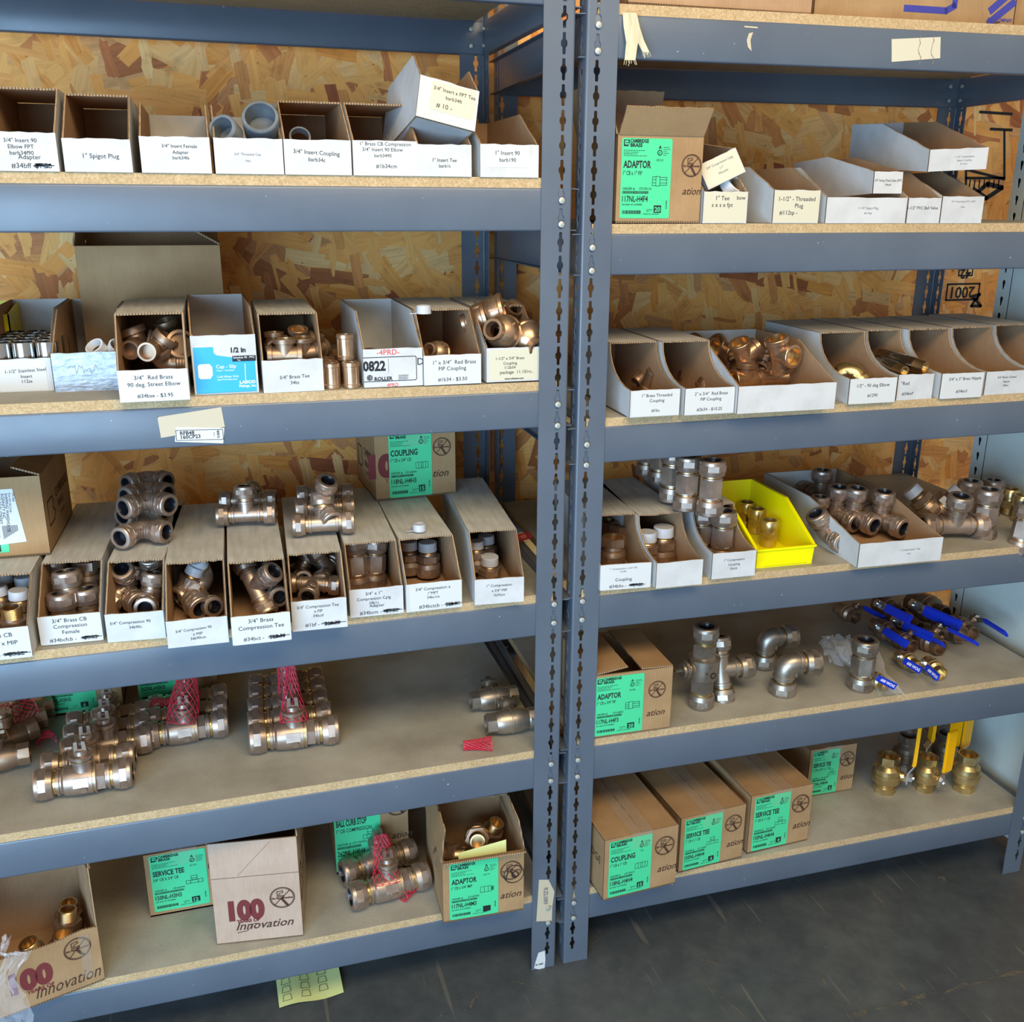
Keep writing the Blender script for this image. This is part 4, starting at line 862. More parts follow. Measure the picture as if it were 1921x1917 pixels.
bm = bmesh.new(); slab(bm, [(0,0),(w*.36,0),(w*.36,.016),(0,.016)], (0,0,0), (1,0,0), (0,0,1), .0003, 0, 0, 0); lb = mesh('shipping_label', bm, 'green_label', cb); lb.location = (w*.27, -.0002, .010)
bm = bmesh.new(); rect(bm, w*.20, .002, w*.285, .014, y=-.0006); text(bm, '20', w*.2425, .0045, .010, bold=.03, mi=1, y=-.001); text(bm, 'QTY', w*.13, .0045, .007, y=-.0006); mesh('lettering', bm, ['ink', 'green_label'], lb)
bm = bmesh.new(); side_brand(bm, .24, h); o = mesh('box_printing', bm, ['brown_ink', 'maroon_ink'], cb); o.matrix_local = Matrix.Translation((w+.0003, 0, 0)) @ Matrix.Rotation(PI/2, 4, 'Z')
# L2 kraft carton against the wall
p = P(175, 566, y=.36); p.z = ZL2
cb, M, w, h = carton_fit('tall kraft carton with a raised flap behind the price bins', (168,600), (430,597), 462, ZL2, .17, y=.33, yaw=0, flaps=[('back',.08,92),('left',.05,80),('right',.05,30)], open_top=True)
# yellow box behind, far left
bm = bmesh.new(); slab(bm, [(0,0),(.09,0),(.09,.105),(0,.105)], (0,.003,0), (1,0,0), (0,0,1), .003, 0, 0, 0); slab(bm, [(0,0),(.12,0),(.12,.118),(0,.105)], (.087,.0,0), (0,1,0), (0,0,1), .003, 0, 0, 0); slab(bm, [(0,0),(.12,0),(.12,.118),(0,.105)], (.0,.0,0), (0,1,0), (0,0,1), .003, 0, 0, 0); slab(bm, [(0,0),(.09,0),(.09,.118),(0,.118)], (0,.12,0), (1,0,0), (0,0,1), .003, 0, 0, 0); slab(bm, [(0,0),(.09,0),(.09,.12),(0,.12)], (0,0,0), (1,0,0), (0,1,0), .003, 0, 0, 0)
bx = mesh('parts_bin', bm, 'yellow_plastic'); p = P(18, 600, y=.31); bx.location = (p.x-.09, .31, ZL2+.0005); tag(bx, 'yellow plastic bin corner peeping over the far left bins', 'bin')
# L4 small cartons at the back
ZL4 = zL(4)
for lbl, BL, BR, tv, prt, q in (('carton with green 262NL-H3H3 label QTY 6 behind the left valves', (86,1345), (232,1326), 1240, '262NL-H3H3', '6'), ('carton with green label behind the red netted valve, in the second lowest bay', (262,1322), (410,1302), 1215, '262NL-H3H3', '6')):
    cb, M, w, h = carton_fit(lbl, BL, BR, tv, ZL4, .14, yaw=.0, prints=pr_std(.90,.125,.40,word='ation',logo=(.87,.75,.10)))
    green_label(cb, w*.66, h*.93, w*.01, h*.035, 'BALL CURB STOP', '3/4" CB COMPRESSION', 'CF167695', prt, q, 'tee')
# L5 cartons
ZL5 = zL(5)
cb, M, w, h = carton_fit('kraft carton with green SERVICE TEE 150NL-H3H3 label QTY 12', (283,1721), (430,1697), 1606, ZL5, .15, yaw=.0, prints=lambda b, w, h: (wrench_logo(b, w*.90, h*.66, h*.12), innovation(b, w, h, w*.90, h*.33, h*.14, False, word='va')))
green_label(cb, w*.70, h*.90, w*.06, h*.07, 'SERVICE TEE', '3/4" CB X 3/4" CB', 'CF165793', '150NL-H3H3', '12', 'tee', small='60133')
cb, M, w, h = carton_fit('upright kraft carton printed 100 Years of Innovation in maroon', (408,1773), (569,1781), 1585, ZL5, .17, yaw=-.13, mt='kraft_pink', flaps=[('left',.06,85),('right',.08,84),('back',.05,60)], open_top=True, t=.003,
   prints=lambda b, w, h: (wrench_logo(b, w*.79, h*.415, h*.10), innovation(b, w, h, w*.56, h*.13, h*.118, True), stroke(b, [(0, h*.66), (w, h*.655)], .0008, 0), stroke(b, [(w*.3,h*.67),(w*.7,h*.98)], .0005, 0)))
bm = bmesh.new(); side_brand(bm, .17, h); o = mesh('box_printing', bm, ['brown_ink', 'maroon_ink'], cb); o.matrix_local = Matrix.Translation((w+.0003, 0, 0)) @ Matrix.Rotation(PI/2, 4, 'Z')
cb, M, w, h = carton_fit('carton with green BALL CURB STOP label behind the netted pair of valves', (632,1640), (768,1622), 1500, ZL5, .15, yaw=.0, prints=pr_std(.90,.125,.35,word='ation',logo=(.86,.80,.14)))
green_label(cb, w*.62, h*.93, w*.0, h*.035, 'BALL CURB STOP', '1" CB COMPRESSION', 'CF170700', '262NL-H4H4', '4', 'tee')
def pen10(b, w, h):
    circle(b, w*1.32, h*.66, h*.155, h*.012, 0, y=-.0012); circle(b, w*1.345, h*.65, h*.05, h*.014, 0, y=-.0012); stroke(b, [(w*1.20,h*.76),(w*1.16,h*.58)], h*.014, 0, -.0012)
    for k in range(6): stroke(b, [(w*.69,h*(.07+.016*k)),(w*.83,h*(.08+.016*k))], h*.014, 0, -.0018)
cb, M, w, h = carton_fit('open carton of adapters with green ADAPTOR 117NL-H4M3 label, circled 10 beside it', (832,1732), (982,1700), 1619, ZL5, .20, yaw=-.04, flaps=[('left',.0745,84),('right',.07,80),('front',.02,150),('back',.05,30)], open_top=True, rag_=.003,
   prints=lambda b, w, h: (wrench_logo(b, w*.84, h*.70, h*.15), innovation(b, w, h, w*.83, h*.25, h*.16, False, word='ation')))
for k in cb.children: pass
green_label(cb, w*.60, h*.92, w*.08, h*.03, 'ADAPTOR', '1" CB x 3/4" MIP', 'CF163940', '117NL-H4M3', '20', 'male', mark=pen10, small='60174')
E_M, E_w, E_h = M, w, h
# far left torn carton leaning forward
tc, M, bw, th = carton_fit('torn kraft carton with maroon 00 Innovation print, skewed at the lowest left corner', (-70,1940), (197,1838), 1722, ZL5, .20, flaps=[('right',.05,86),('back',.05,80)], open_top=True, lowfront=.118, rag_=.004, seed=8, inner='kraft_inside',
   prints=lambda b, w, h: (wrench_logo(b, w*.84, .088, .022), text(b, '100', w*.50, .042, .055, bold=.07, mi=1, xs=.9), text(b, 'YEARS OF', w*.55, .030, .010, mi=1, bold=.04), text(b, 'Innovation', w*.74, .014, .036, shear=.35, maxw=w*.46)))
bm = bmesh.new(); slab(bm, [(bw*.86,.02),(bw*.93,.02),(bw*.93,.112),(bw*.86,.112)], (0,-.0006,0), (1,0,0), (0,0,1), .0003, 0, 0, 0); slab(bm, [(0,.0),(.16,.0),(.16,.05),(0,.05)], (bw+.0008,.01,.02), (0,1,0), (0,0,1), .0003, 0, 0, 0); mesh('clear_tape', bm, 'clear_tape', tc)
T_M, T_w = M, bw
# R4 / R5 cartons
ZR4, ZR5 = zR(4), zR(5)
cb, M, w, h = carton_fit('kraft carton with green ADAPTOR 117NL-H4F3 label QTY 20, by the right rack post', (1108,1387), (1256,1370), 1270, ZR4, .19, yaw=-.02, flaps=[('right',.068,2),('left',.075,8)], open_top=True, prints=pr_std(.80,.15,.25,word='ation',logo=(.81,.67,.13)))
green_label(cb, w*.60, h*.93, w*.04, h*.035, 'ADAPTOR', '1" CB x 3/4" FIP', 'CF164602', '117NL-H4F3', '20', 'adaptor', small='60180')
for lbl, BL, BR, tv, prd, sz, cd_, prt, q, dg, dd, sml in (
  ('kraft carton with green COUPLING 118NL-H4H4 label, jutting over the lowest right shelf', (1131,1690), (1266,1657), 1578, 'COUPLING', '1" CB x 1" CB', 'CF170210', '118NL-H4H4', '15', 'coupling', .26, '135'),
  ('kraft carton with green SERVICE TEE label, beside the coupling carton', (1272,1638), (1391,1608), 1537, 'SERVICE TEE', '1" CB X 1" CB', 'CF172099', '150NL-H4H4', '4', 'tee', .27, ''),
  ('kraft carton with green SERVICE TEE label, right end of three in front', (1401,1602), (1514,1576), 1495, 'SERVICE TEE', '1" CB X 1" CB', 'CF172330', '150NL-H4H4', '4', 'tee', .27, ''),
  ('kraft carton with green SERVICE TEE label QTY 6, standing alone at the back', (1512,1496), (1597,1484), 1408, 'SERVICE TEE', '1" CB x 3/4" x 1" CB', 'CF170090', '151NL-H4H4', '6', 'tee', .14, '')):
    cb, M, w, h = carton_fit(lbl, BL, BR, tv, ZR5, dd, yaw=None if dd > .2 else -.02, prints=pr_std(.86,.16,.27,word='ation',logo=(.82,.70,.15)), sideprint=side_brand if prd == 'COUPLING' else None)
    green_label(cb, w*.58, h*.93, w*.06, h*.03, prd, sz, cd_, prt, q, dg, small=sml)
# R0 boxes on top shelf
ZR0 = zR(0)
p0, yw, w = front_fit((1178,0), (1521,0), ZR0, RY, .02)
carton('flat amber box on the top right shelf, only its lower edge in view', Matrix.Translation(p0) @ Matrix.Rotation(RY, 4, 'Z'), w, .2, .05, mt='kraft_inside', seam='x')
p0, yw, w = front_fit((1526,0), (1898,0), ZR0, RY, .035)
def blueprint(b, w, h):
    stroke(b, [(w*.44,.0245),(w*.645,.0245),(w*.685,.033),(w*.685,.09)], .011, 2)
    stroke(b, [(w*.875,.010),(w*.99,.045)], .013, 2); stroke(b, [(w*.875,.030),(w*.95,.055)], .013, 2); text(b, 'BRASS COMPANY', w*.93, .012, .0085, rot=.0, mi=2, bold=.03, maxw=w*.13)
    for k in range(4): rect(b, w*.86, .003+.004*k*.6, w*(.90+.01*k), .0045+.004*k*.6, mi=3)
carton('large kraft carton with thick blue printing on the top right shelf', Matrix.Translation(p0) @ Matrix.Rotation(RY, 4, 'Z'), w, .3, .25, prints=blueprint)
p0, yw, w = front_fit((1899,0), (2100,0), ZR0, RY, .05)
carton('plain kraft carton cut off by the photo corner at the top right', Matrix.Translation(p0) @ Matrix.Rotation(RY, 4, 'Z'), w, .25, .25)
# ------------------------------------------------------------------ fittings
PROTO = {}
def rotM(X=None, Z=None):
    """local x -> X, local z -> Z (orthonormalised, the first given wins)"""
    if Z is None: x = V(X).normalized(); z = V((0,0,1)); z = (z-x*z.dot(x)).normalized()
    elif X is None: z = V(Z).normalized(); x = V((1,0,0)) if abs(z.x) < .9 else V((0,1,0)); x = (x-z*x.dot(z)).normalized()
    else: x = V(X).normalized(); z = V(Z); z = (z-x*z.dot(x)).normalized()
    y = z.cross(x); return Matrix((x, y, z)).transposed().to_4x4()
NUT = [(0,.0215),(.0015,.0262),(.009,.0280),(.0115,.0285),(.0118,.0292,8),(.024,.0292,8),(.0245,.0278),(.0305,.0272),(.0325,.0255),(.033,.0235),(.033,.0182),(.010,.0175),(.010,0)]
def nut(parent, M, mt='bronze', gasket=True, s=1., mouth='rubber'):
    bm = bmesh.new(); MM = M @ Matrix.Scale(s, 4); lathe(bm, NUT, MM)
    o = mesh('compression_nut', bm, mt, parent, smooth=.5)
    if gasket:
        bm = bmesh.new(); lathe(bm, [(.0322,.0180),(.0322,.0163),(.030,.0150),(.014,.0145),(.0135,0)], MM)
        mesh('rubber_gasket', bm, mouth, o, smooth=.6)
    return o
def proto(name, fn, mt='bronze'):
    key = name+mt
    if key in PROTO: return PROTO[key]
    root = empty(name); fn(root, mt); kids_of(root); PROTO[key] = [root, False]; return PROTO[key]
def p_coupling(root, mt):
    bm = bmesh.new(); lathe(bm, [(-.0275,0),(-.0275,.0222),(-.0235,.0222),(-.0225,.0238),(-.0195,.0238),(-.0185,.0262,6),(.0185,.0262,6),(.0195,.0238),(.0225,.0238),(.0235,.0222),(.0275,.0222),(.0275,0)], mis=[1,1,1,0,0,0,0,0,1,1,1])
    mesh('body', bm, [mt, 'thread_brass'], root, smooth=.5)
    nut(root, Matrix.Translation((0,0,.026)), mt); nut(root, Matrix.Translation((0,0,-.026)) @ Matrix.Rotation(PI, 4, 'X'), mt)
def arm(bm, d, a, b, r, mis=(0,)):
    lathe(bm, [(a,r*.98),(b-.011,r),(b-.010,r*1.12),(b-.005,r*1.12),(b-.004,r*1.0),(b,r*1.0),(b+.006,r*1.0),(b+.006,0)], axisM(d), mis=[0,0,0,0,0,1,1])
def p_tee(root, mt):
    bm = bmesh.new()
    for d in ((1,0,0),(-1,0,0),(0,0,1)): arm(bm, d, .0, .040, .0205)
    mesh('body', bm, [mt, 'thread_brass'], root, smooth=.6)
    for d in ((1,0,0),(-1,0,0),(0,0,1)): nut(root, axisM(d, V(d)*.043), mt)
def elbow_body(bm, r=.0205, L=.040, R=.020):
    pts = [V((.036-.0,0,0))]+[V((R-R*math.sin(a), 0, R-R*math.cos(a))) for a in [i*PI/2/8 for i in range(9)]]+[V((0,0,.036))]
    tube(bm, pts, [r]+[r*1.06]*9+[r], 20)
def p_elbow(root, mt):
    bm = bmesh.new(); elbow_body(bm)
    for d in ((1,0,0),(0,0,1)): arm(bm, d, .022, .037, .0205)
    for q in ((.024,0,-.021),(-.021,0,.024)): pass
    box(bm, (.018,-.009,.018), (.030,.009,.026))
    mesh('body', bm, [mt, 'thread_brass'], root, smooth=.6)
    for d in ((1,0,0),(0,0,1)): nut(root, axisM(d, V(d)*.040), mt)
def cap_on(parent, M, r=.015, L=.014):
    bm = bmesh.new(); lathe(bm, [(0,r*1.0),(0,r*1.07),(L,r*1.05),(L+.001,r*.98),(L+.001,0)], M); mesh('thread_cap', bm, 'cap_plastic', parent, smooth=.6)
def threads(bm, M, r, a, b, mi=0, n=7):
    pr = [(a, r*.86)]
    for i in range(n): z = a+(b-a)*i/n; pr += [(z+.0002, r*.94), (z+(b-a)/n*.5, r)]
    pr += [(b, r*.92), (b, r*.74), (a, r*.72), (a, 0)]; lathe(bm, pr, M, mi)
def p_elbow_mip(root, mt):
    bm = bmesh.new(); elbow_body(bm); arm(bm, (1,0,0), .022, .037, .0205); lathe(bm, [(.018,.0205),(.028,.0235,6),(.038,.0235,6),(.0385,.017)], Matrix.Identity(4)); threads(bm, Matrix.Identity(4), .0175, .038, .058, 1)
    mesh('body', bm, [mt, 'thread_brass'], root, smooth=.6); nut(root, axisM((1,0,0), (.040,0,0)), mt); cap_on(root, Matrix.Translation((0,0,.045)), .018, .018)
def p_adapter(capped):
    def f(root, mt):
        bm = bmesh.new(); lathe(bm, [(0,0),(0,.0222),(.004,.0222),(.0045,.028,6),(.019,.028,6),(.0195,.019),(.023,.018),(.023,0)], mis=[1,1,0,0,0,0,1]); threads(bm, Matrix.Identity(4), .0185, .022, .045, 1)
        mesh('body', bm, [mt, 'thread_brass'], root, smooth=.6); nut(root, Matrix.Translation((0,0,.002)) @ Matrix.Rotation(PI, 4, 'X'), mt)
        if capped: cap_on(root, Matrix.Translation((0,0,.029)), .0195, .019)
    return f
def p_curb(root, mt):
    bm = bmesh.new(); X = Matrix.Rotation(PI/2, 4, 'Y')
    pr = [(-.052,0),(-.052,.0215),(-.046,.0215),(-.045,.0245),(-.040,.0245),(-.039,.0225),(-.036,.0225),(-.032,.0262),(-.016,.0278),(.016,.0278),(.0165,.0262),(.0185,.0262),(.019,.0285),(.022,.0285),(.0225,.0262,6),(.037,.0262,6),(.0375,.0225),(.040,.0225),(.041,.0245),(.045,.0245),(.046,.0215),(.052,.0215),(.052,0)]
    mis = [1,1,1,0,0,0,0,0,0,0,1,0,0,0,0,0,0,0,0,1,1,1]
    lathe(bm, pr, X, mis=mis)
    lathe(bm, [(.018,.0185),(.030,.0165),(.036,.0165),(.037,.0195),(.042,.0195),(.0425,.0175),(.046,.0175),(.0465,.0215),(.052,.0215),(.053,.012),(.056,.011),(.056,0)], mis=[0,0,0,0,0,1,1,0,0,0,0])
    b2 = .0275; lathe(bm, [(.024,.007),(.031,.0065),(.031,0)], axisM((0,-1,-.25)))      # small boss on the side
    mesh('body', bm, [mt, 'yellow_brass'], root, smooth=.6)
    bm = bmesh.new(); slab(bm, [(-.011,.052),(.011,.052),(.0095,.078),(.0035,.079),(.0035,.064),(-.0035,.064),(-.0035,.079),(-.0095,.078)], (0,.0065,0), (1,0,0), (0,0,1), .013, 0, 0, 0)
    lathe(bm, [(.050,.0135),(.060,.012),(.062,.009),(.062,0)]); mesh('stem_key', bm, mt, root, smooth=.5)
    bm = bmesh.new(); slab(bm, [(-.016,-.0085),(.010,-.0085),(.010,.0085),(-.016,.0085)], (0,-.0268,0), (1,0,0), (0,0,1), .0018, 0, 0, 0)
    text(bm, 'G 70-B', -.003, -.004, .009, y=-.0290, bold=.06); o = mesh('cast_plate', bm, mt, root); o.rotation_euler = (-.25, 0, 0)
    for s in (1,-1): nut(root, axisM((s,0,0), (s*.050,0,0)), mt)
def p_fipvalve(root, mt):
    bm = bmesh.new(); X = Matrix.Rotation(PI/2, 4, 'Y')
    pr = [(-.030,0),(-.030,.0165),(-.052,.0165),(-.052,.021,6),(-.034,.021,6),(-.033,.020),(-.030,.0215),(-.018,.0240),(-.004,.0242),(-.003,.0252),(0,.0252),(.001,.0238),(.014,.0240),(.028,.0205),(.032,.0195),(.034,.0215,8),(.052,.0215,8),(.052,.0165),(.030,.0165),(.030,0)]
    lathe(bm, pr, X); lathe(bm, [(.02,.014),(.034,.013),(.035,.019),(.041,.019),(.0415,.012),(.047,.011),(.047,0)], mis=[0,0,0,0,0,0])
    mesh('body', bm, [mt], root, smooth=.5)
    bm = bmesh.new(); box(bm, (-.017,-.0045,.047), (.017,.0045,.053)); box(bm, (-.006,-.008,.044), (.006,.008,.058)); mesh('stem_key', bm, mt, root)
def p_ball(hmat, handleL=.095, vertical=False, big=1.):
    def f(root, mt):
        bm = bmesh.new(); X = Matrix.Rotation(PI/2, 4, 'Y')
        pr = [(-.018,0),(-.018,.0135),(-.034,.0138),(-.034,.0178,8),(-.022,.0178,8),(-.0215,.0155),(-.019,.0155),(-.013,.0212),(-.002,.0218),(-.0018,.0228),(.003,.0228),(.0035,.0215),(.012,.0208),(.0175,.0155),(.021,.0155),(.0215,.0178,6),(.034,.0178,6),(.034,.0138),(.018,.0135),(.018,0)]
        lathe(bm, pr, X); lathe(bm, [(.016,.008),(.026,.0078),(.026,.0092,6),(.030,.0092,6),(.030,0)])
        mesh('body', bm, [mt], root, smooth=.5)
        bm = bmesh.new(); L = handleL
        # bent lever plate: flat on the stem, steps up, then the grip
        P0 = [(-.008,.030),(.012,.030),(.026,.040),(L,.040)]
        def ribbon(bm, pts, w0, w1, t, mi=0):
            prev = None
            for i, (x, z) in enumerate(pts):
                w_ = w0+(w1-w0)*i/(len(pts)-1)
                c = [bm.verts.new(q) for q in ((x,-w_/2,z),(x,w_/2,z),(x,w_/2,z+t),(x,-w_/2,z+t))]
                if prev:
                    for k in range(4): bm.faces.new((prev[k], prev[(k+1) % 4], c[(k+1) % 4], c[k])).material_index = mi
                else: bm.faces.new(c[::-1])
                prev = c
            bm.faces.new(prev)
        ribbon(bm, [(-.009,.030),(.010,.030),(.022,.037),(.034,.038)], .016, .013, .0025); mesh('lever_plate', bm, 'chrome', root)
        bm = bmesh.new(); lathe(bm, [(.0325,.0075,6),(.039,.0075,6),(.039,.004),(.042,.0038),(.042,0)]); mesh('stem_nut', bm, 'chrome', root, smooth=.5)
        bm = bmesh.new(); gw = .024 if hmat == 'yellow_vinyl' else .019; ribbon(bm, [(.024,.0355),(.034,.0365),(L-.004,.0365),(L,.037)], gw*.87, gw, .0055)
        bmesh.ops.recalc_face_normals(bm, faces=bm.faces); bmesh.ops.bevel(bm, geom=list(bm.edges), offset=.0018, segments=2, affect='EDGES')
        g = mesh('handle_grip', bm, hmat, root, smooth=.8)
        if hmat == 'blue_vinyl' and handleL < .09:
            bm = bmesh.new(); text(bm, '600 WOG', .062, -.004, .010, y=0, bold=.03); o = mesh('grip_lettering', bm, 'white_ink', g)
            o.matrix_local = Matrix.Translation((0, 0, .0424)) @ Matrix.Rotation(-PI/2, 4, 'X')
    return f
def p_pipecoupling(root, mt):
    bm = bmesh.new(); lathe(bm, [(0,.0102),(0,.0138),(.0055,.0142),(.0065,.0128),(.0335,.0128),(.0345,.0142),(.040,.0138),(.040,.0105),(.022,.0100),(.018,.0100),(0,.0102)])
    for a in range(4):
        M_ = Matrix.Rotation(a*PI/2+.3, 4, 'Z'); vs_ = box(bm, (.0120,-.0012,.005), (.0139,.0012,.035))
        for v in vs_: v.co = M_ @ v.co
    mesh('body', bm, mt, root, smooth=.5)
def p_reducer(root, mt):
    bm = bmesh.new(); lathe(bm, [(0,.0245),(0,.0300),(.006,.0305),(.008,.0285),(.022,.0280),(.030,.0235),(.036,.0165),(.042,.0155),(.044,.0178),(.050,.0175),(.050,.0130),(.034,.0125),(.022,.0240),(0,.0245)])
    for a in range(2):
        M_ = Matrix.Rotation(a*PI+.3, 4, 'Z'); vs_ = box(bm, (.026,-.0018,.004), (.0305,.0018,.024))
        for v in vs_: v.co = M_ @ v.co
    text(bm, 'ASTM  B62', 0, .014, .007, y=-.0292, bold=.05)
    mesh('body', bm, mt, root, smooth=.5)
BEAD = lambda L, r: [(0,r*.9),(L-.010,r*.95),(L-.009,r*1.14),(L-.001,r*1.16),(L,r*1.12),(L,r*.88),(L-.014,r*.84),(L-.016,r*.6),(L-.016,0)]
def p_pipetee(root, mt):
    bm = bmesh.new()
    for d in ((1,0,0),(-1,0,0),(0,0,1)): lathe(bm, BEAD(.033,.0185), axisM(d), mis=[0,0,0,0,0,1,1,1])
    mesh('body', bm, [mt, 'thread_brass'], root, smooth=.6)
def p_pipeelbow(root, mt):
    bm = bmesh.new(); tube(bm, [V((.02,0,0))]+[V((.018-.018*math.sin(a), 0, .018-.018*math.cos(a))) for a in [i*PI/12 for i in range(7)]]+[V((0,0,.02))], .0178, 20)
    for d in ((1,0,0),(0,0,1)): lathe(bm, BEAD(.033,.0185)[1:], axisM(d), mis=[0,0,0,0,1,1,1])
    mesh('body', bm, [mt, 'thread_brass'], root, smooth=.6)
def p_street(root, mt):
    bm = bmesh.new(); tube(bm, [V((.02,0,0))]+[V((.014-.014*math.sin(a), 0, .014-.014*math.cos(a))) for a in [i*PI/12 for i in range(7)]]+[V((0,0,.02))], .0128, 18)
    lathe(bm, BEAD(.026,.0145)[1:], axisM((0,0,1))); lathe(bm, [(.012,.0125),(.018,.0125)], axisM((1,0,0))); threads(bm, axisM((1,0,0)), .0128, .016, .034, 0, 5)
    mesh('body', bm, [mt, 'thread_brass'], root, smooth=.6)
def p_nipple(root, mt):
    bm = bmesh.new(); lathe(bm, [(-.045,0),(-.045,.0085),(-.052,.0085),(-.052,.0112),(-.030,.0125),(-.029,.0128),(.029,.0128),(.030,.0125),(.052,.0112),(.052,.0085),(.045,.0085),(.045,0)], mis=[1,1,1,1,0,0,0,1,1,1,1])
    mesh('body', bm, [mt, 'thread_brass'], root, smooth=.5)
def p_insert(root, mt):
    bm = bmesh.new(); lathe(bm, [(0,.0165),(0,.0178),(.003,.0180),(.048,.0180),(.050,.0176),(.050,.0162),(.003,.0162)]); mesh('body', bm, mt, root, smooth=.5)
def p_pvccap(root, mt):
    bm = bmesh.new(); lathe(bm, [(0,0),(0,.024),(.004,.0268),(.038,.0268),(.040,.0255),(.040,.0218),(.008,.0210),(.008,0)]); mesh('body', bm, mt, root, smooth=.5)
def p_pvcthread(root, mt):
    bm = bmesh.new(); threads(bm, Matrix.Identity(4), .024, 0, .034, 0, 8); mesh('body', bm, mt, root, smooth=.5)
def p_ring(root, mt):
    bm = bmesh.new(); lathe(bm, [(0,.0155),(0,.0185),(.016,.0185),(.0165,.0155),(0,.0155)]); mesh('body', bm, mt, root, smooth=.5)
def p_flarecoupling(root, mt):
    bm = bmesh.new(); lathe(bm, [(0,0),(0,.0145),(.012,.0148),(.013,.0175,6),(.026,.0175,6),(.027,.0150),(.031,.0150),(.0315,.0175),(.044,.0180),(.048,.0160),(.048,.0125),(.03,.0120),(.03,0)]); mesh('body', bm, mt, root, smooth=.5)
def p_femadapter(root, mt):
    bm = bmesh.new(); lathe(bm, [(0,0),(0,.0222),(.004,.0222),(.0045,.0235),(.012,.0225),(.0125,.0285,6),(.030,.0285,6),(.031,.024),(.031,.0195),(.012,.0190),(.012,0)], mis=[1,1,0,0,0,0,0,0,1,1]); mesh('body', bm, [mt, 'thread_brass'], root, smooth=.5)
    nut(root, Matrix.Translation((0,0,.002)) @ Matrix.Rotation(PI, 4, 'X'), mt)
def p_bighouse(root, mt):
    X = Matrix.Identity(4); bm = bmesh.new()
    lathe(bm, [(z_*1.26, *q_) for z_, *q_ in [(-.052,0),(-.052,.0225),(-.046,.0225),(-.045,.027,6),(-.022,.027,6),(-.020,.030),(-.008,.0335),(.006,.0340),(.016,.0350),(.018,.0350),(.020,.028),(.022,.0275,6),(.044,.0275,6),(.045,.0225),(.052,.0225),(.052,0)]], mis=[1,1,1,0,0,0,0,0,0,0,0,0,0,1,1])
    lathe(bm, [(.02,.018),(.034,.017),(.036,.012),(.038,.012)], axisM((-1,-.1,0)))
    lathe(bm, [(.036,.013),(.043,.013),(.043,.020),(.050,.0215),(.051,.016),(.056,.015),(.056,0)], axisM((-1,-.1,0)), mis=[1,1,0,0,0,0])
    mesh('body', bm, [mt, 'yellow_brass'], root, smooth=.6)
    bm = bmesh.new(); stroke(bm, [(-.010,-.014),(-.010,.0)], .002, y=-.0345); stroke(bm, [(-.014,-.005),(-.010,.001),(-.006,-.005)], .002, y=-.0345); circle(bm, .006, -.007, .006, .002, y=-.0345); text(bm, 'C B', .0, .009, .008, y=-.036, bold=.05); mesh('cast_marking', bm, 'bronze_dark', root)
    bm = bmesh.new(); box(bm, (-.070,-.006,-.003), (-.055,.002,.003)); mesh('stem_key', bm, mt, root)
    for s in (1,-1): nut(root, axisM((0,0,s), (0,0,s*.063)), mt)
KINDS = D(coupling=('compression_coupling', p_coupling, 'coupling'), tee=('compression_tee', p_tee, 'pipe tee'), elbow=('compression_elbow', p_elbow, 'pipe elbow'), elbowmip=('compression_elbow', p_elbow_mip, 'pipe elbow'),
  mip=('male_adapter', p_adapter(True), 'adapter'), mipo=('male_adapter', p_adapter(False), 'adapter'), curb=('curb_stop_valve', p_curb, 'valve'), fip=('curb_stop_valve', p_fipvalve, 'valve'), blue=('ball_valve', p_ball('blue_vinyl'), 'valve'),
  blues=('ball_valve', p_ball('blue_vinyl', .085), 'valve'), yel=('ball_valve', p_ball('yellow_vinyl', .105), 'valve'), pc=('pipe_coupling', p_pipecoupling, 'coupling'), red=('reducing_coupling', p_reducer, 'coupling'), ptee=('pipe_tee', p_pipetee, 'pipe tee'), pel=('pipe_elbow', p_pipeelbow, 'pipe elbow'),
  street=('street_elbow', p_street, 'pipe elbow'), nip=('pipe_nipple', p_nipple, 'pipe nipple'), ins=('pipe_insert', p_insert, 'pipe insert'), pvccap=('socket_fitting', p_pvccap, 'pipe cap'), pvcthr=('threaded_adapter', p_pvcthread, 'pipe adapter'), ring=('pipe_bushing', p_ring, 'pipe ring'),
  flare=('flare_coupling', p_flarecoupling, 'coupling'), fem=('female_adapter', p_femadapter, 'adapter'), house=('check_valve', p_bighouse, 'valve'))
def put(kind, mt, label, pos, X=None, Z=None, s=1., group=None):
    nm, fn, cat = KINDS[kind]; key = kind+mt
    if key not in PROTO: root = empty(nm); fn(root, mt); kids_of(root); PROTO[key] = [root, False]
    r = PROTO[key]
    if not r[1]: o = r[0]; r[1] = True
    else: o = copy_tree(r[0])
    if len(pos) == 3 and not isinstance(pos, V): pos = P(pos[0], pos[1], z=pos[2])
    o.matrix_world = Matrix.Translation(pos) @ rotM(X, Z) @ Matrix.Scale(s, 4)
    for k in ('group',):
        if k in o: del o[k]
    return tag(o, label, cat, group)
def put2(kind, mt, label, a, b, z, Z=(0,-.15,1), s=1., group=None):
    pa, pb = P(a[0], a[1], z=z), P(b[0], b[1], z=z)
    return put(kind, mt, label, (pa+pb)/2, X=pb-pa, Z=Z, s=s, group=group)
CM = (-.30, -.95, .25)                     # roughly towards the viewer
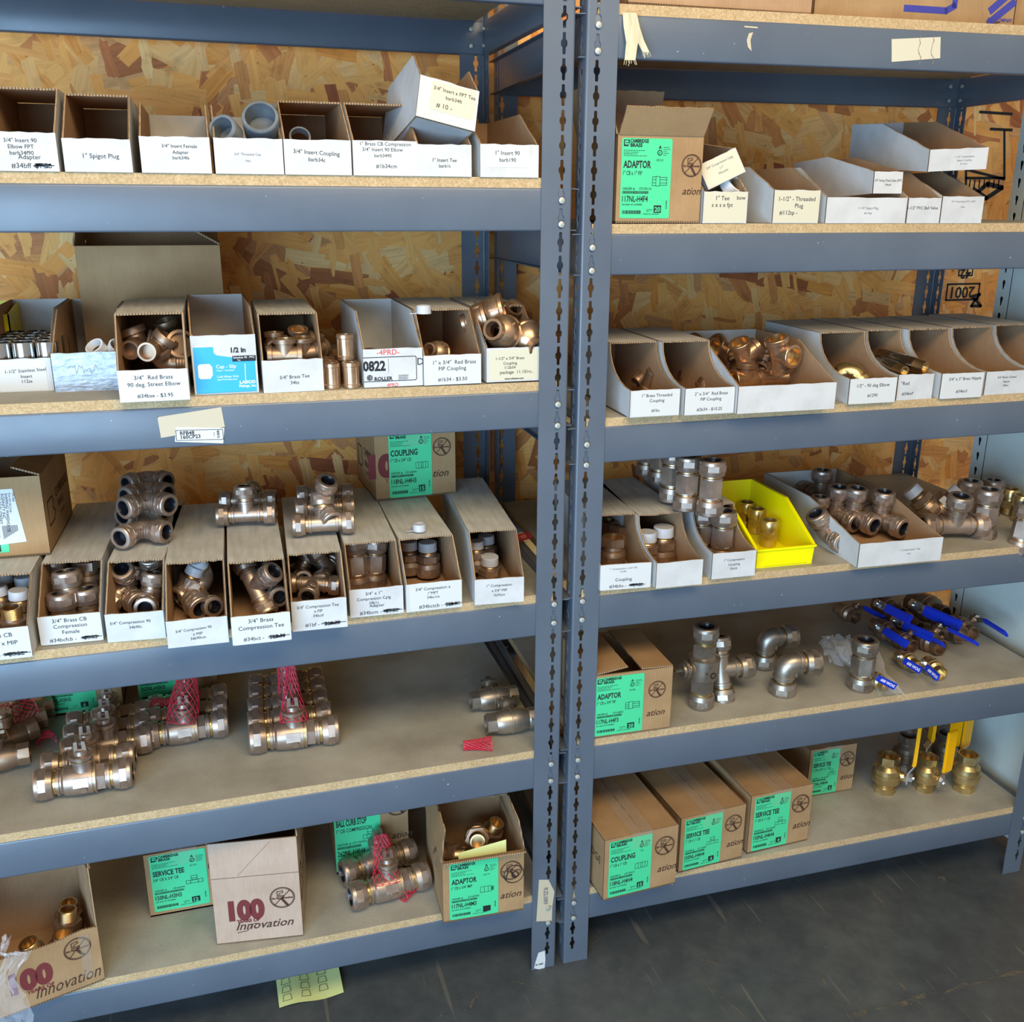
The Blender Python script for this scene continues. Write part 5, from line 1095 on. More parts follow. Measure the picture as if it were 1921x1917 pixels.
# L1
put('pvcthr', 'pvc_grey', 'small grey threaded end in the 3/4" Insert Female Adapter bin', P(306, 262, y=.07)-V((0,0,.03)), Z=(.3,-.3,1), s=.75)
put('pvcthr', 'pvc_grey', 'ribbed grey threaded adapter tipped sideways in the threaded cap bin', P(432, 258, y=.05), Z=(-.35,-.75,.35), s=.92)
put('pvccap', 'pvc_grey', 'large open grey cap standing up out of the threaded cap bin', P(494, 250, y=.065), Z=(-.12,-.85,.52), s=1.05)
put('ring', 'pvc_grey', 'grey ring just showing in the insert coupling bin', P(562, 265, y=.06), Z=(.0,-.8,.4), s=.9)
# L2 stainless inserts
_bm = find(B+'1-1/2" Stainless Steel Insert').matrix_world.copy()
for r_ in range(5):
    for c_ in range(3):
        put('ins', 'stainless', 'polished stainless pipe insert standing in the 112ss bin with its equals', _bm @ V((.0225+c_*.0352-.003*(r_ % 2), .026+r_*.037, .030)), Z=(.0,.0,1), s=.95, group='stainless inserts standing in rows')
_bm = find('parts bin with its front wrapped in silver duct tape').matrix_world.copy()
put('ring', 'pvc_white', 'white plastic ring leaning in the duct taped bin, left', _bm @ V((.066, .05, .058)), Z=(-.4,-.5,.7), s=.85); put('ring', 'pvc_white', 'white plastic ring leaning in the duct taped bin, right', _bm @ V((.092, .055, .056)), Z=(.4,-.5,.7), s=.85)
zz = ZL2
for lb_, u, v, y_, X, Z, s in (
  ('front one, threaded mouth to the viewer', 291, 658, .07, (-.25,-1,.1), (.6,.1,.6), 1.25), ('left one, threaded mouth forward', 262, 650, .10, (-.3,-1,.0), (-.3,.2,1), 1.25), ('right one lying with a big round back', 332, 655, .10, (-1,-.1,.4), (-.2,-.9,.5), 1.45),
  ('rearmost, its end pointing up', 322, 632, .15, (-1,.1,-.3), (0,-.2,1), 1.2), ('rear middle one in shade', 297, 640, .14, (.1,-1,.2), (1,0,.2), 1.15), ('bottom one under the others', 306, 682, .08, (1,-.3,0), (0,-.5,.8), 1.3)):
    put('street', 'bronze_dark', 'street elbow in the $3.95 bin, '+lb_, P(u, v, y=y_), X=X, Z=Z, s=s)
for lb_, u, v, y_, X, Z, s in (('front, mouth down with a raised rim', 535, 667, .03, (1,-.1,0), (0,0,1), .85), ('right front, ring upward', 568, 662, .05, (1,.2,0), (0,-.1,1), .8), ('upper one lying on the rest', 560, 643, .09, (1,.3,.1), (0,-.3,1), .8), ('left rear, upright', 516, 652, .10, (0,1,0), (0,-.1,1), .8), ('right rear', 588, 655, .11, (.8,.8,0), (0,-.2,1), .8)):
    put('ptee', 'bronze_dark', 'brass pipe tee in the 34bt bin, '+lb_, P(u, v, y=y_), X=X, Z=Z, s=s)
fy = P(622, 727, z=ZL2).y
G = 'brass couplings stacked loose between bins'
x0 = P(623, 726, z=ZL2).x; x1 = P(660, 726, z=ZL2).x
put('pc', 'red_brass', 'loose red brass coupling, bottom left of the front pair', V((x0, fy, ZL2)), Z=(0,0,1), s=1.02); put('pc', 'red_brass', 'loose red brass coupling, bottom right of the front pair with raised letters', V((x1, fy-.003, ZL2)), Z=(0,0,1), X=(.9,.3,0), s=1.04)
put('pc', 'red_brass', 'loose red brass coupling standing alone on top of the stack', V((P(649, 680, y=fy+.035).x, fy+.035, ZL2+.041)), Z=(0,0,1), s=1.05)
for r_ in range(1, 6):
    for c_ in range(2): put('pc', 'red_brass', 'red brass coupling standing in the rows behind the loose front pair', V((x0+c_*.031+.002*(r_ % 2), fy+.033*r_, ZL2)), Z=(0,0,1), X=(1,.3*r_,0), s=1., group=G)
for lb_, u, v, y_, Z, s in (('left', 692, 660, .10, (0,-.3,1), 1.), ('middle', 716, 662, .13, (.7,-.3,.6), 1.), ('right', 745, 662, .08, (-.6,-.6,.5), 1.05)):
    put('pc', 'bronze_dark', 'brass coupling low in the 0822 bin, '+lb_, P(u, v, y=y_)-V((0,0,.035)), Z=Z, s=s)
put('red', 'red_brass', 'single red brass reducer lying in the #1b34 bin', P(826, 664, y=.06), Z=(-.75,-.7,.35), s=.72)
for lb_, u, v, y_, Z, s in (('lower left, small threaded mouth facing out', 950, 625, .045, (-.72,-.75,.25), 1.05), ('lower right, small mouth facing down to the viewer', 982, 628, .055, (.25,-.85,-.35), 1.05), ('upper middle, wide mouth open to the right', 945, 580, .09, (-.85,.3,-.25), 1.0), ('upper left, half behind', 915, 592, .10, (-.8,.35,-.3), .95), ('behind, under the torn lid', 945, 600, .15, (.2,-.7,.5), .95)):
    put('red', 'red_brass', 'heavy reducing coupling heaped by the post, '+lb_, P(u, v, y=y_), Z=Z, s=s)
# white caps on bins
def loosecap(label, u, v, z, s=1.):
    bm = bmesh.new(); lathe(bm, [(0,.0),(0,.0125),(.0125,.0118),(.0132,.011),(.0132,.0102),(.002,.0102),(.002,0)]); slab(bm, [(0,-.002),(.012,-.0015),(.012,.0015),(0,.002)], (-.024,0,0), (1,0,0), (0,1,0), .001, 0, 0, 0)
    o = mesh('thread_protector', bm, 'cap_plastic', smooth=.6); o.location = P(u, v, z=z); o.scale = (s,)*3; tag(o, label, 'cap')
loosecap('small clear plastic cap on the lid of the #1b34 bin', 795, 588, ZL2+.122)
loosecap('small clear plastic cap on the lid of the #34bctcb bin', 787, 995, ZL3+.119)
# L3 contents
def many(kind, mt, pre, lst, z, s0=.76):
    for a in lst:
        lb_, u, v, dz, X, Z = a[:6]; s = a[6] if len(a) > 6 else s0
        put(kind, mt, pre+lb_, (u, v, z+dz), X=X, Z=Z, s=s)
many('mip', 'bronze', 'capped adapter in the far left row bin, ', [('rear right', 50, 1118, .045, None, (0,0,1)), ('middle right, clear cap', 38, 1145, .045, None, (.05,0,1)), ('left', 4, 1140, .045, None, (-.1,.1,1)), ('rear left', 12, 1115, .045, None, (0,.1,1))], ZL3)
many('mipo', 'bronze', 'uncapped threaded adapter in the far left row bin, ', [('front right', 27, 1178, .03, None, (0,-.05,1), .85), ('front left', -8, 1176, .03, None, (0,.1,1), .85)], ZL3)
many('fem', 'bronze', 'compression coupling in the 34bcfcb bin, ', [('rear left, mouth up', 100, 1078, .07, None, (-.15,-.12,-1), .85), ('centre, standing on others', 128, 1098, .075, None, (.05,-.12,-1), .85), ('rear right, mouth up', 163, 1075, .07, None, (.05,.0,1), .85), ('front left, low', 118, 1140, .042, None, (0,-.1,-1), .85), ('front right, low', 164, 1130, .04, None, (.05,-.1,-1), .85), ('low left corner', 100, 1132, .025, None, (-.1,0,1), .85), ('rear right corner', 170, 1105, .03, None, (0,0,1), .85)], ZL3)
many('elbow', 'bronze', 'compression elbow in the 34b90c bin, ', [('front left, mouth facing out', 232, 1112, .035, (.5,-.85,-.1), (.35,.2,.9), .78), ('upper middle, pointing up right', 240, 1093, .055, (-.6,-.5,-.5), (.5,.1,.85), .72), ('right, hanging mouth down', 290, 1075, .06, (-.1,-.75,-.5), (0,-.1,1), .75), ('low right, mouth facing out', 282, 1128, .03, (-.1,-1,.15), (.2,.1,1), .72)], ZL3)
many('elbowmip', 'bronze', 'capped compression elbow in the 34b90cm bin, ', [('front, mouth facing out', 346, 1110, .04, (.45,-.85,-.25), (.35,.1,.8), .82), ('right, cap pointing up left', 385, 1090, .05, (-.8,-.5,-.3), (.15,-.1,1), .8), ('lower right, mostly covered', 384, 1128, .02, (.3,-.8,.1), (-.5,.3,.6), .66)], ZL3)
many('tee', 'bronze', 'compression tee in the 34bct bin, ', [('front, one mouth up and one out', 478, 1100, .055, (.35,-.6,-.8), (.65,-.6,.4), .74), ('rear right, mouth up', 512, 1075, .03, (.1,.9,.1), (0,-.1,1), .72), ('right, mouth facing out', 508, 1108, .035, (.25,-.95,.1), (-.2,.2,.8), .66)], ZL3)
many('tee', 'bronze', 'compression tee in the #1bf bin, ', [('front, lying with hex mouth out', 588, 1095, .035, (-.8,.25,.05), (.3,-.75,-.1), .66), ('left rear, round mouth facing out', 560, 1078, .035, (.1,-1,.15), (.5,.1,.8), .66), ('right rear, lying away', 612, 1070, .04, (.3,.85,.1), (-.3,0,.6), .66)], ZL3)
many('coupling', 'bronze', 'tall compression coupling in the #34bcm bin, ', [('left, nearest the flap', 668, 1058, .055, None, (-.05,.05,1), .88), ('right', 703, 1055, .05, None, (.06,.05,1), .82), ('rear middle', 690, 1030, .05, None, (0,.1,1), .82)], ZL3)
many('mip', 'bronze', 'capped adapter in the #34bctcb bin, ', [('right, with its clear cap on', 803, 1055, .035, None, (0,.02,1), .86), ('left, in shade', 768, 1052, .035, None, (0,.05,1), .82)], ZL3)
many('mip', 'bronze', 'capped adapter in the 1b34cm bin, ', [('front, clear cap and hex', 918, 1078, .012, None, (0,-.1,1), .82), ('rear, small clear cap', 912, 1040, .03, None, (0,.05,1), .82), ('left rear, in shade', 893, 1048, .04, None, (0,.05,1), .75)], ZL3)
# on top of the L3 bins
zt = ZL3+.119
def stackE(lst, pre):
    for lb_, a, b, z, zz, s in lst:
        pa, pb = P(*a, z=z), P(*b, z=z); mid = (pa+pb)/2; dd = (pb-pa).normalized(); out = V((dd.y, -dd.x, 0))
        o = put('elbow', 'bronze', pre+lb_, mid+out*(-.030*s), X=(out-dd).normalized(), Z=(out+dd).normalized(), s=s)
stackE([('bottom front, both mouths to the viewer', (222,1005), (310,993), zt+.022, 0, .76), ('top front', (240,948), (312,943), zt+.064, 0, .76), ('bottom rear', (226,965), (310,955), zt+.022, 0, .74), ('top rear', (240,905), (312,900), zt+.060, 0, .74), ('top middle, half hidden', (238,928), (312,922), zt+.060, 0, .74)], 'bronze compression elbow piled on the 34b90c bin lid, ')
TT = 'bronze compression tee lying on the bin lids, '
put2('tee', 'bronze', TT+'left pair, front one with its branch up', (404,967), (520,962), zt+.022, (0,.12,1), .72); put2('tee', 'bronze', TT+'left pair, rear one', (412,940), (520,937), zt+.022, (0,1,.15), .72)
put2('tee', 'bronze', TT+'right cluster, front one', (545,985), (668,978), zt+.022, (.05,.5,1), .74); put2('tee', 'bronze', TT+'right cluster, second from the front', (550,955), (668,948), zt+.022, (0,1,.2), .74); put2('tee', 'bronze', TT+'right cluster, third from the front', (556,930), (664,925), zt+.022, (-.1,.9,.2), .74)
put('elbow', 'bronze', 'bronze compression elbow resting on the right tee cluster, mouth up', (602, 940, zt+.055), X=(.3,-.8,-.5), Z=(0,.15,1), s=.72)
# L4
zc = ZL4+.0285; CB = 'bronze curb stop valve in '
for lb_, a, b, m, s in (('the nearest left heap, front one marked G 70-B', (88,1470), (228,1450), 'bronze', 1.), ('the nearest left heap, second', (100,1437), (235,1418), 'bronze', .98), ('the nearest left heap, third', (140,1408), (262,1388), 'bronze', .98), ('the nearest left heap, fourth', (142,1382), (262,1362), 'bronze', .96), ('the nearest left heap, fifth', (150,1356), (262,1338), 'bronze', .96),
    ('the middle row, front one under red netting', (288,1378), (408,1358), 'bronze', .98), ('the middle row, second', (292,1350), (408,1330), 'bronze', .96), ('the middle row, third', (298,1326), (408,1306), 'bronze', .95),
    ('the right row, front one', (482,1385), (622,1368), 'bronze', 1.05), ('the right row, second', (475,1358), (612,1340), 'bronze', 1.), ('the right row, third', (474,1332), (606,1315), 'bronze', .98), ('the right row, fourth', (474,1308), (602,1292), 'bronze', .96), ('the right row, rearmost', (474,1288), (598,1272), 'bronze', .95)):
    put2('curb', m, CB+lb_, a, b, zc*1.0 if s < 1.02 else zc, (0,.0,1), s)
FV = 'dark bronze threaded valve '
put2('fip', 'bronze_dark', FV+'at the left photo edge, nearest', (-30,1428), (22,1418), zc, (-.2,.1,1), 1.05); put2('fip', 'bronze_dark', FV+'at the left photo edge, second', (-15,1395), (42,1375), zc, (0,.3,1), 1.05); put2('fip', 'bronze_dark', FV+'at the left photo edge, third', (0,1368), (62,1352), zc, (0,.3,1), 1.05); put2('fip', 'bronze_dark', FV+'at the left photo edge, farthest', (15,1345), (76,1330), zc, (0,.3,1), 1.05)
put2('fip', 'grey_bronze', 'dull threaded valve lying behind at the right of the second lowest left shelf', (884,1315), (968,1303), zc, (-.15,1,.35), .98); put2('fip', 'grey_bronze', 'dull threaded valve nearest the post on the second lowest left shelf', (912,1358), (1008,1345), zc, (-.1,1,.35), 1.04)
def net(label, base, tip, r0, r1, n=12, turns=2.6, wire=.0006, flat=1., seed=1, closed=False):
    """knitted plastic net sleeve: two families of crossing strands around a tapering tube"""
    base, tip = V(base), V(tip); ax = tip-base; Mx = axisM(ax, base); L = ax.length; rnd = random.Random(seed); bm = bmesh.new(); K = 14
    ph = rnd.random()*6
    for sgn in (1, -1):
        for i in range(n):
            a0 = 2*PI*i/n; pts = []
            for k in range(K+1):
                t = k/K; a = a0+sgn*turns*t; r = (r0+(r1-r0)*t)*(1+.07*math.sin(5*t+ph)+.05*math.sin(3*a+ph))
                if closed: r *= math.cos(t*PI/2*.95)**.5
                pts.append(Mx @ V((r*math.cos(a), r*math.sin(a)*flat, t*L)))
            tube(bm, pts, wire, 4, cap=False)
    for t in (0, 1):
        r = (r0+(r1-r0)*t)*(1 if not (closed and t) else .2); tube(bm, [Mx @ V((r*math.cos(a)*1.03, r*math.sin(a)*1.03*flat, t*L)) for a in [2*PI*i/24 for i in range(25)]], wire*1.3, 4, cap=False)
    tag(mesh('net_sleeve', bm, 'red_net'), label, 'net sleeve')
def netat(label, a, za, b, zb, r0, r1, **k): net(label, P(*a, z=za), P(*b, z=zb), r0, r1, **k)
fr = P(348, 1368, z=zc); net('red net sleeve over the stem of the middle row valve', fr+V((-.004,.0,.018)), fr+V((.012,.03,.098)), .031, .020, seed=2, n=13)
fr = P(552, 1376, z=zc); net('tall red net sleeve over the stem of the right row front valve', fr+V((0,.0,.028)), fr+V((.004,.05,.135)), .026, .007, seed=3, n=13); 
fr = P(543, 1340, z=zc); net('red net sleeve over the second stem of the right row', fr+V((.004,.0,.022)), fr+V((-.006,.03,.115)), .023, .012, seed=4, n=13)
netat('short red net sleeve lying flat beside the middle row valves', (328,1320), ZL4+.045, (278,1322), ZL4+.045, .015, .013, seed=5, flat=.6)
net('red net sleeve end standing on the shelf at the left', P(88, 1395, z=ZL4+.002), P(90, 1372, z=ZL4+.012), .019, .016, seed=6, closed=True, n=13)
netat('pink net sleeve lying on the empty shelf front at the right', (922,1394), ZL4+.012, (870,1398), ZL4+.010, .0165, .010, seed=7, flat=.75)
netat('dark red net sleeve over the valves at the left photo edge', (6,1350), ZL4+.05, (62,1325), ZL4+.055, .026, .022, seed=8)
# L3 red net at back by the post
netat('red net scrap at the back by the post, behind the last bin', (962,1012), ZL3+.012, (992,1004), ZL3+.012, .012, .010, seed=9, flat=.6)
# L5
zc5 = ZL5+.029
put2('curb', 'bronze', CB+'the lowest bay, nearer of two', (660,1682), (800,1640), zc5, (.0,.15,1), 1.02); put2('curb', 'bronze', CB+'the lowest bay, farther of two with its key upright', (640,1640), (778,1592), zc5+.004, (-.05,.0,1), 1.0)
fr = P(722, 1652, z=zc5); net('red net sleeve over the nearer lowest bay valve', fr+V((0,-.02,.01)), fr+V((.0,.03,.09)), .031, .012, seed=10, n=13)
netat('red net sleeve lying on the lowest shelf before the adapter carton', (752,1678), ZL5+.014, (798,1645), ZL5+.014, .019, .010, seed=11, flat=.7)
# adapters inside the open carton
for lb_, lx, ly, lz, Z in (('middle, mouth out', .085, .085, .125, (-.2,-.9,.4)), ('left, against the side', .026, .06, .11, (.7,-.6,.3)), ('back, low', .12, .12, .10, (.3,-.3,1)), ('front, low', .06, .04, .05, (0,-.4,1))):
    put('mipo', 'bronze_dark', 'dark bronze adapter inside the circled 10 carton, '+lb_, E_M @ V((lx*E_w/.16, ly, lz)), Z=Z, s=.9)
bm = bmesh.new(); slab(bm, [(0,0),(E_w*.58,.0),(E_w*.60,.040),(0,.030)], (0,0,0), (1,0,0), (0,.35,1), .0008, 0, 0, 0)
o = mesh('paper_sheet', bm, 'leaflet'); o.matrix_world = E_M @ Matrix.Translation((E_w*.22, .012, E_h-.030)) @ Matrix.Rotation(-.02, 4, 'Y'); tag(o, 'folded yellow paper tucked into the circled 10 carton', 'paper')
# valves in torn carton
tM = tc.matrix_world.copy() if False else M
for lb_, u, v, y_, Z in (('upright and catching the light', .205, .08, .075, (.1,.1,1)), ('low front, just over the torn edge', .185, .04, .065, (.2,-.2,1)), ('low left', .14, .05, .06, (-.2,-.1,1)), ('rear, in the dark', .215, .14, .05, (.1,-.1,1))):
    put('mipo', 'bronze_dark', 'brass adapter inside the torn carton, '+lb_, T_M @ V((T_w*u/.25, v, y_)), Z=Z, s=.9)
# crumpled clear film hanging from the torn carton
def film(name, label, grid, mt, amp, seed, cat='plastic bag', thick=0):
    rnd = random.Random(seed); bm = bmesh.new(); R_ = []
    n, m = 12, len(grid)*4-3
    def lerp(a, b, t): return a+(b-a)*t
    for j in range(m):
        jj = j/4; i0 = min(int(jj), len(grid)-2); t = jj-i0; (a, b), (c, d) = grid[i0], grid[i0+1]
        L_, R2 = lerp(a, c, t), lerp(b, d, t); R_.append([bm.verts.new(lerp(L_, R2, i/(n-1))+V((rnd.uniform(-amp,amp), rnd.uniform(-amp,amp)-abs(math.sin(i*.9+j*.35))*amp*1.4, rnd.uniform(-amp,amp)))) for i in range(n)])
    for a, b in zip(R_, R_[1:]):
        for i in range(n-1): bm.faces.new((a[i], a[i+1], b[i+1], b[i]))
    o = mesh(name, bm, mt, smooth=.5); return tag(o, label, cat)
Yf = -.085
film('plastic_bag', 'crumpled clear plastic hanging off the front of the torn carton', [(P(8,1755,y=Yf+.03), P(18,1752,y=Yf+.03)), (P(-2,1785,y=Yf), P(10,1790,y=Yf)), (P(10,1790,y=Yf), P(58,1782,y=Yf)), (P(-20,1850,y=Yf), P(25,1835,y=Yf)), (P(-25,1895,y=Yf), P(55,1880,y=Yf)), (P(-25,1930,y=Yf), P(62,1912,y=Yf))], 'clear_film', .004, 5)
# leaflet under the lowest left shelf
def fl(u, v): p = P(u, v, z=.006); return p
pts = [fl(524,1890), fl(645,1862), fl(639,1806), fl(518,1832)]
o0 = pts[0]; ux = (pts[1]-pts[0]); uw = ux.length; ux.normalize(); uy = V((-ux.y, ux.x, 0)); lh_ = .20
bm = bmesh.new(); NX, NY = 10, 10; gr = [[bm.verts.new((uw*i/NX, lh_*j/NY, .004+.012*(j/NY)**2+.003*math.sin(i*.7))) for i in range(NX+1)] for j in range(NY+1)]
for j in range(NY):
    for i in range(NX): bm.faces.new((gr[j][i], gr[j][i+1], gr[j+1][i+1], gr[j+1][i]))
lf = mesh('paper_leaflet', bm, 'leaflet', smooth=.5); lf.matrix_world = Matrix((ux, uy, V((0,0,1)))).transposed().to_4x4(); lf.matrix_world.translation = V((o0.x, o0.y, .001))
tag(lf, 'yellow instruction leaflet on the floor under the lowest left shelf', 'paper')
bm = bmesh.new()
def fz(b_, pts, w_): 
    n0 = len(b_.verts); stroke(b_, pts, w_)
for cx_, cz_ in ((.018,.012),(.056,.014),(.092,.022)):
    for k in range(3): fz(bm, [(cx_-.009,cz_+.022*k),(cx_+.009,cz_+.022*k),(cx_+.007,cz_+.016+.022*k),(cx_-.007,cz_+.016+.022*k),(cx_-.009,cz_+.022*k)], .0009)
rnd = random.Random(2)
for k in range(24): x_ = .01+rnd.random()*(uw-.03); z_ = .09+rnd.random()*.09; fz(bm, [(x_, z_), (x_+.0005, z_+.02+rnd.random()*.01)], .0008)
for k in range(9): fz(bm, [(.112+.0035*(k % 3), .075+.02*(k//3)), (.112+.0035*(k % 3), .09+.02*(k//3))], .0008)
for v in bm.verts: x, z = v.co.x, v.co.z; j = z/lh_; v.co = (x, z, .004+.012*j*j+.003*math.sin(x/uw*7)+.0012)
mesh('lettering', bm, 'ink', lf)
# ------------------------------------------------------------------ right rack contents
put('ring', 'pvc_white', 'white plastic tee end showing in the s x s x fpt bin', P(1366, 356, y=.05), Z=(.35,-.6,.6), s=1.15)
zz = ZR2
many('pc', 'bronze_dark', 'brass coupling lying in the #1bc bin, ', [('front, end up', 1212, 728, .025, None, (.2,-.4,.9), 1.0), ('rear, in shade', 1192, 718, .03, None, (.8,.2,.5), 1.1)], zz)
many('red', 'red_brass', 'brass reducer in the #2b34 bin, ', [('rear left, small end up', 1292, 712, .022, None, (.1,-.1,1), .85), ('front right, low', 1322, 730, .02, None, (.4,-.3,.9), .75)], zz)
TB = 'shiny brass tee in the wide blank bin, '
many('ptee', 'red_brass', TB, [('front left, ring mouth up', 1398, 712, .028, (1,.2,0), (0,-.05,1), 1.05), ('front middle, ring mouth up', 1453, 708, .030, (1,-.2,0), (0,-.05,1), 1.05), ('left, hollow mouth to the viewer', 1370, 690, .035, (-.2,.3,1), (-.1,-1,.25), 1.05), ('left rear, mouth to the viewer', 1358, 655, .075, (.8,.3,-.5), (-.5,-.8,.3), 1.0), ('tall one pointing up left of centre', 1395, 668, .075, (.5,.2,-.9), (.8,0,.5), 1.05), ('upper right, mouth facing down to the viewer', 1462, 665, .085, (-.35,-.1,.9), (.4,-.85,-.3), 1.1), ('front right, lying low', 1505, 712, .022, (1,.1,.1), (-.1,-.5,.8), 1.0), ('middle, half buried', 1432, 690, .045, (.7,.7,.1), (0,-.2,1), 1.0), ('right, half buried', 1478, 695, .04, (.8,-.5,.2), (.1,-.1,1), 1.0), ('rear left, round back up', 1318, 650, .085, (-.3,.9,0), (-.9,0,.3), 1.0)], zz)
many('pel', 'yellow_brass', 'brass elbow in the #1290 bin, ', [('centre, bend upwards', 1596, 690, .055, (.4,-.5,-.8), (-.6,.3,-.6), 1.1), ('front, low', 1588, 712, .03, (1,0,0), (0,-.5,.8), .9)], zz)
put('nip', 'stainless', 'long shiny brass nipple in the #34bnF bin, left', P(1664, 684, y=.055), Z=(.05,-1,-.12), s=1.0); put('nip', 'stainless', 'long shiny brass nipple in the #34bnF bin, right', P(1692, 677, y=.06), Z=(.25,-1,-.12), s=1.1); put('nip', 'stainless', 'brass nipple under the long ones in the #34bnF bin', P(1700, 692, y=.07), Z=(.35,-1,0), s=.9)
# R3
zz = ZR3
many('fem', 'bronze_dark', 'compression adapter in the #34bfm bin, ', [('front, standing', 1150, 1032, .042, None, (0,0,1), .92), ('behind it, taller', 1163, 1008, .042, None, (.05,0,1), .92), ('rear left, in shade', 1142, 1000, .04, None, (0,0,1), .9)], zz)
many('mip', 'bronze_dark', 'capped adapter in the blank right rack bin, ', [('right', 1243, 1030, .03, None, (0,0,1), 1.0), ('left, in shade', 1212, 1038, .03, None, (0,0,1), .95)], zz)
many('coupling', 'bronze', 'bronze coupling standing in the 1bccb bin, ', [('front right', 1355, 1006, .055, None, (0,0,1), .95), ('front left', 1315, 1000, .055, None, (0,0,1), .92), ('rear middle', 1340, 985, .05, None, (0,0,1), .9)], zz)
zt3 = ZR3+.122
many('coupling', 'bronze', 'bronze coupling stacked on the lid of the 1bccb bin, ', [('front right', 1334, 914, .122+.055, None, (0,0,1), .93), ('front middle', 1289, 905, .122+.055, None, (0,0,1), .93), ('middle rear', 1262, 890, .122+.055, None, (0,0,1), .93), ('left', 1238, 862, .122+.055, None, (0,0,1), .88), ('far left rear', 1214, 850, .122+.052, None, (0,0,1), .85)], ZR3)
many('flare', 'yellow_brass', 'brass coupling standing in the yellow bin, ', [('front', 1440, 1022, .004, None, (0,0,1), 1.18), ('middle', 1417, 998, .004, None, (0,0,1), 1.15), ('rear', 1398, 985, .004, None, (0,0,1), 1.15)], zz)
many('tee', 'bronze', 'bronze compression tee in the wide open bin, ', [('front, one mouth up and one out', 1650, 972, .040, (.25,-.95,-.1), (-.05,0,1), .86), ('middle, one mouth up and one out', 1598, 966, .042, (.22,-.95,-.1), (.02,0,1), .86), ('left, one mouth up and one out', 1566, 962, .04, (.2,-.95,-.1), (-.03,0,1), .84), ('rear left', 1538, 930, .045, (.2,-.9,0), (0,0,1), .84)], zz)
many('elbow', 'bronze', 'bronze compression elbow loose beside the yellow bin, ', [('front, mouth facing out', 1552, 1003, .026, (-.02,-1,0), (-.4,.3,.6), .84), ('behind, one mouth up', 1535, 975, .026, (-.1,-.95,0), (.0,0,1), .76)], zz)
many('tee', 'bronze', 'bronze compression tee lying loose right of the wide bin, ', [('nearest, hex end to the right', 1790, 985, .03, (.95,-.25,0), (-.5,.0,.85), .95)], zz)
many('coupling', 'bronze', 'bronze coupling at the right end of its shelf, ', [('front, mouth up', 1849, 965, .05, None, (0,0,1), 1.0), ('rear left', 1815, 945, .045, None, (0,0,1), .95), ('rear, behind the front one', 1858, 940, .03, None, (0,0,1), .9), ('cut by the photo edge', 1921, 992, .03, None, (.1,0,1), .95)], zz)
many('flare', 'yellow_brass', 'shiny yellow brass coupling at the right end, ', [('left', 1890, 962, .0, None, (0,0,1), 1.25), ('right', 1912, 975, .0, None, (0,0,1), 1.25)], zz)
many('mip', 'bronze_dark', 'capped bronze adapter lying behind the wide bin, ', [('left', 1735, 945, .04, None, (-.6,.5,.7), 1.0), ('right', 1770, 950, .035, None, (.5,-.3,.7), 1.1)], zz)
# R4
zz = ZR4
put('house', 'grey_bronze', 'tall bronze valve standing upright with a cast arrow', (1320, 1250, zz+.093), Z=(0,0,1), X=(1,0,0), s=.97)
put('tee', 'grey_bronze', 'bronze tee behind the arrow valve, arm to the right', (1352, 1255, zz+.060), X=(0,.3,1), Z=(1,-.1,.0), s=.95)
put('elbow', 'grey_bronze', 'bronze elbow nearer the shelf edge, standing on one nut', (1473, 1243, zz+.073), X=(0,0,-1), Z=(1,-.25,0), s=1.05); put('elbow', 'grey_bronze', 'bronze elbow farther back, standing on one nut', (1437, 1195, zz+.075), X=(0,0,-1), Z=(1,-.15,.0), s=1.)
put('coupling', 'grey_bronze', 'large bronze coupling standing upright before the plastic bag', (1619, 1246, zz+.058), Z=(0,0,1), X=(.9,-.4,0), s=1.02)
BV = 'brass ball valve with blue handle, '
def bv(label, a, dirX, Z, z, s, mt='bronze_dark', kind='blue'): return put(kind, mt, label, (a[0], a[1], z), X=dirX, Z=Z, s=s)
def bv2(label, a, b, z, Z, mt='bronze_dark', kind='blue', s=None):
    pa, pb = P(*a, z=zz+z), P(*b, z=zz+z); L = (pb-pa).length
    return put(kind, mt, BV+label, (pa+pb)/2, X=pb-pa, Z=Z, s=s or min(max(L/.068, .8), 1.6))
bv2('right of the two small ones, nearest the shelf edge', (1735,1238), (1769,1268), .018, (-.85,-.45,.35), 'yellow_brass', 'blues', .92)
bv2('left of the two small ones', (1682,1227), (1724,1253), .018, (-.72,-.6,.4), 'yellow_brass', 'blues', .92)
bv2('at the upper right of the heap', (1703,1124), (1778,1158), .045, (-.3,-.85,.15)); bv2('its broad grip pointing right over the bare board', (1758,1163), (1806,1193), .028, (-.15,-.8,-.12), s=1.3)
bv2('rightmost, standing behind the broad grip', (1788,1165), (1826,1190), .022, (.5,.75,.35), s=1.15); bv2('left of the upper right one', (1645,1130), (1690,1153), .045, (-.5,-.7,.3), s=1.25)
bv2('dark one across the middle of the heap', (1668,1155), (1728,1182), .030, (-.4,-.8,.2), s=1.25); bv2('front of the heap with a hex end', (1716,1188), (1768,1216), .024, (.3,.75,.45), s=1.2)
bv2('threaded end pointing to the large coupling side', (1672,1190), (1716,1214), .020, (.3,.8,.3), s=1.0); put('blue', 'bronze_dark', BV+'mouth facing the viewer just right of the large coupling', (1660, 1182, zz+.03), X=(.15,-1,-.1), Z=(-.8,.1,.5), s=1.1)
put('blue', 'bronze_dark', BV+'far left rear of the heap, mouth facing out', (1588, 1150, zz+.028), X=(.1,-1,0), Z=(.85,.1,.45), s=1.0)
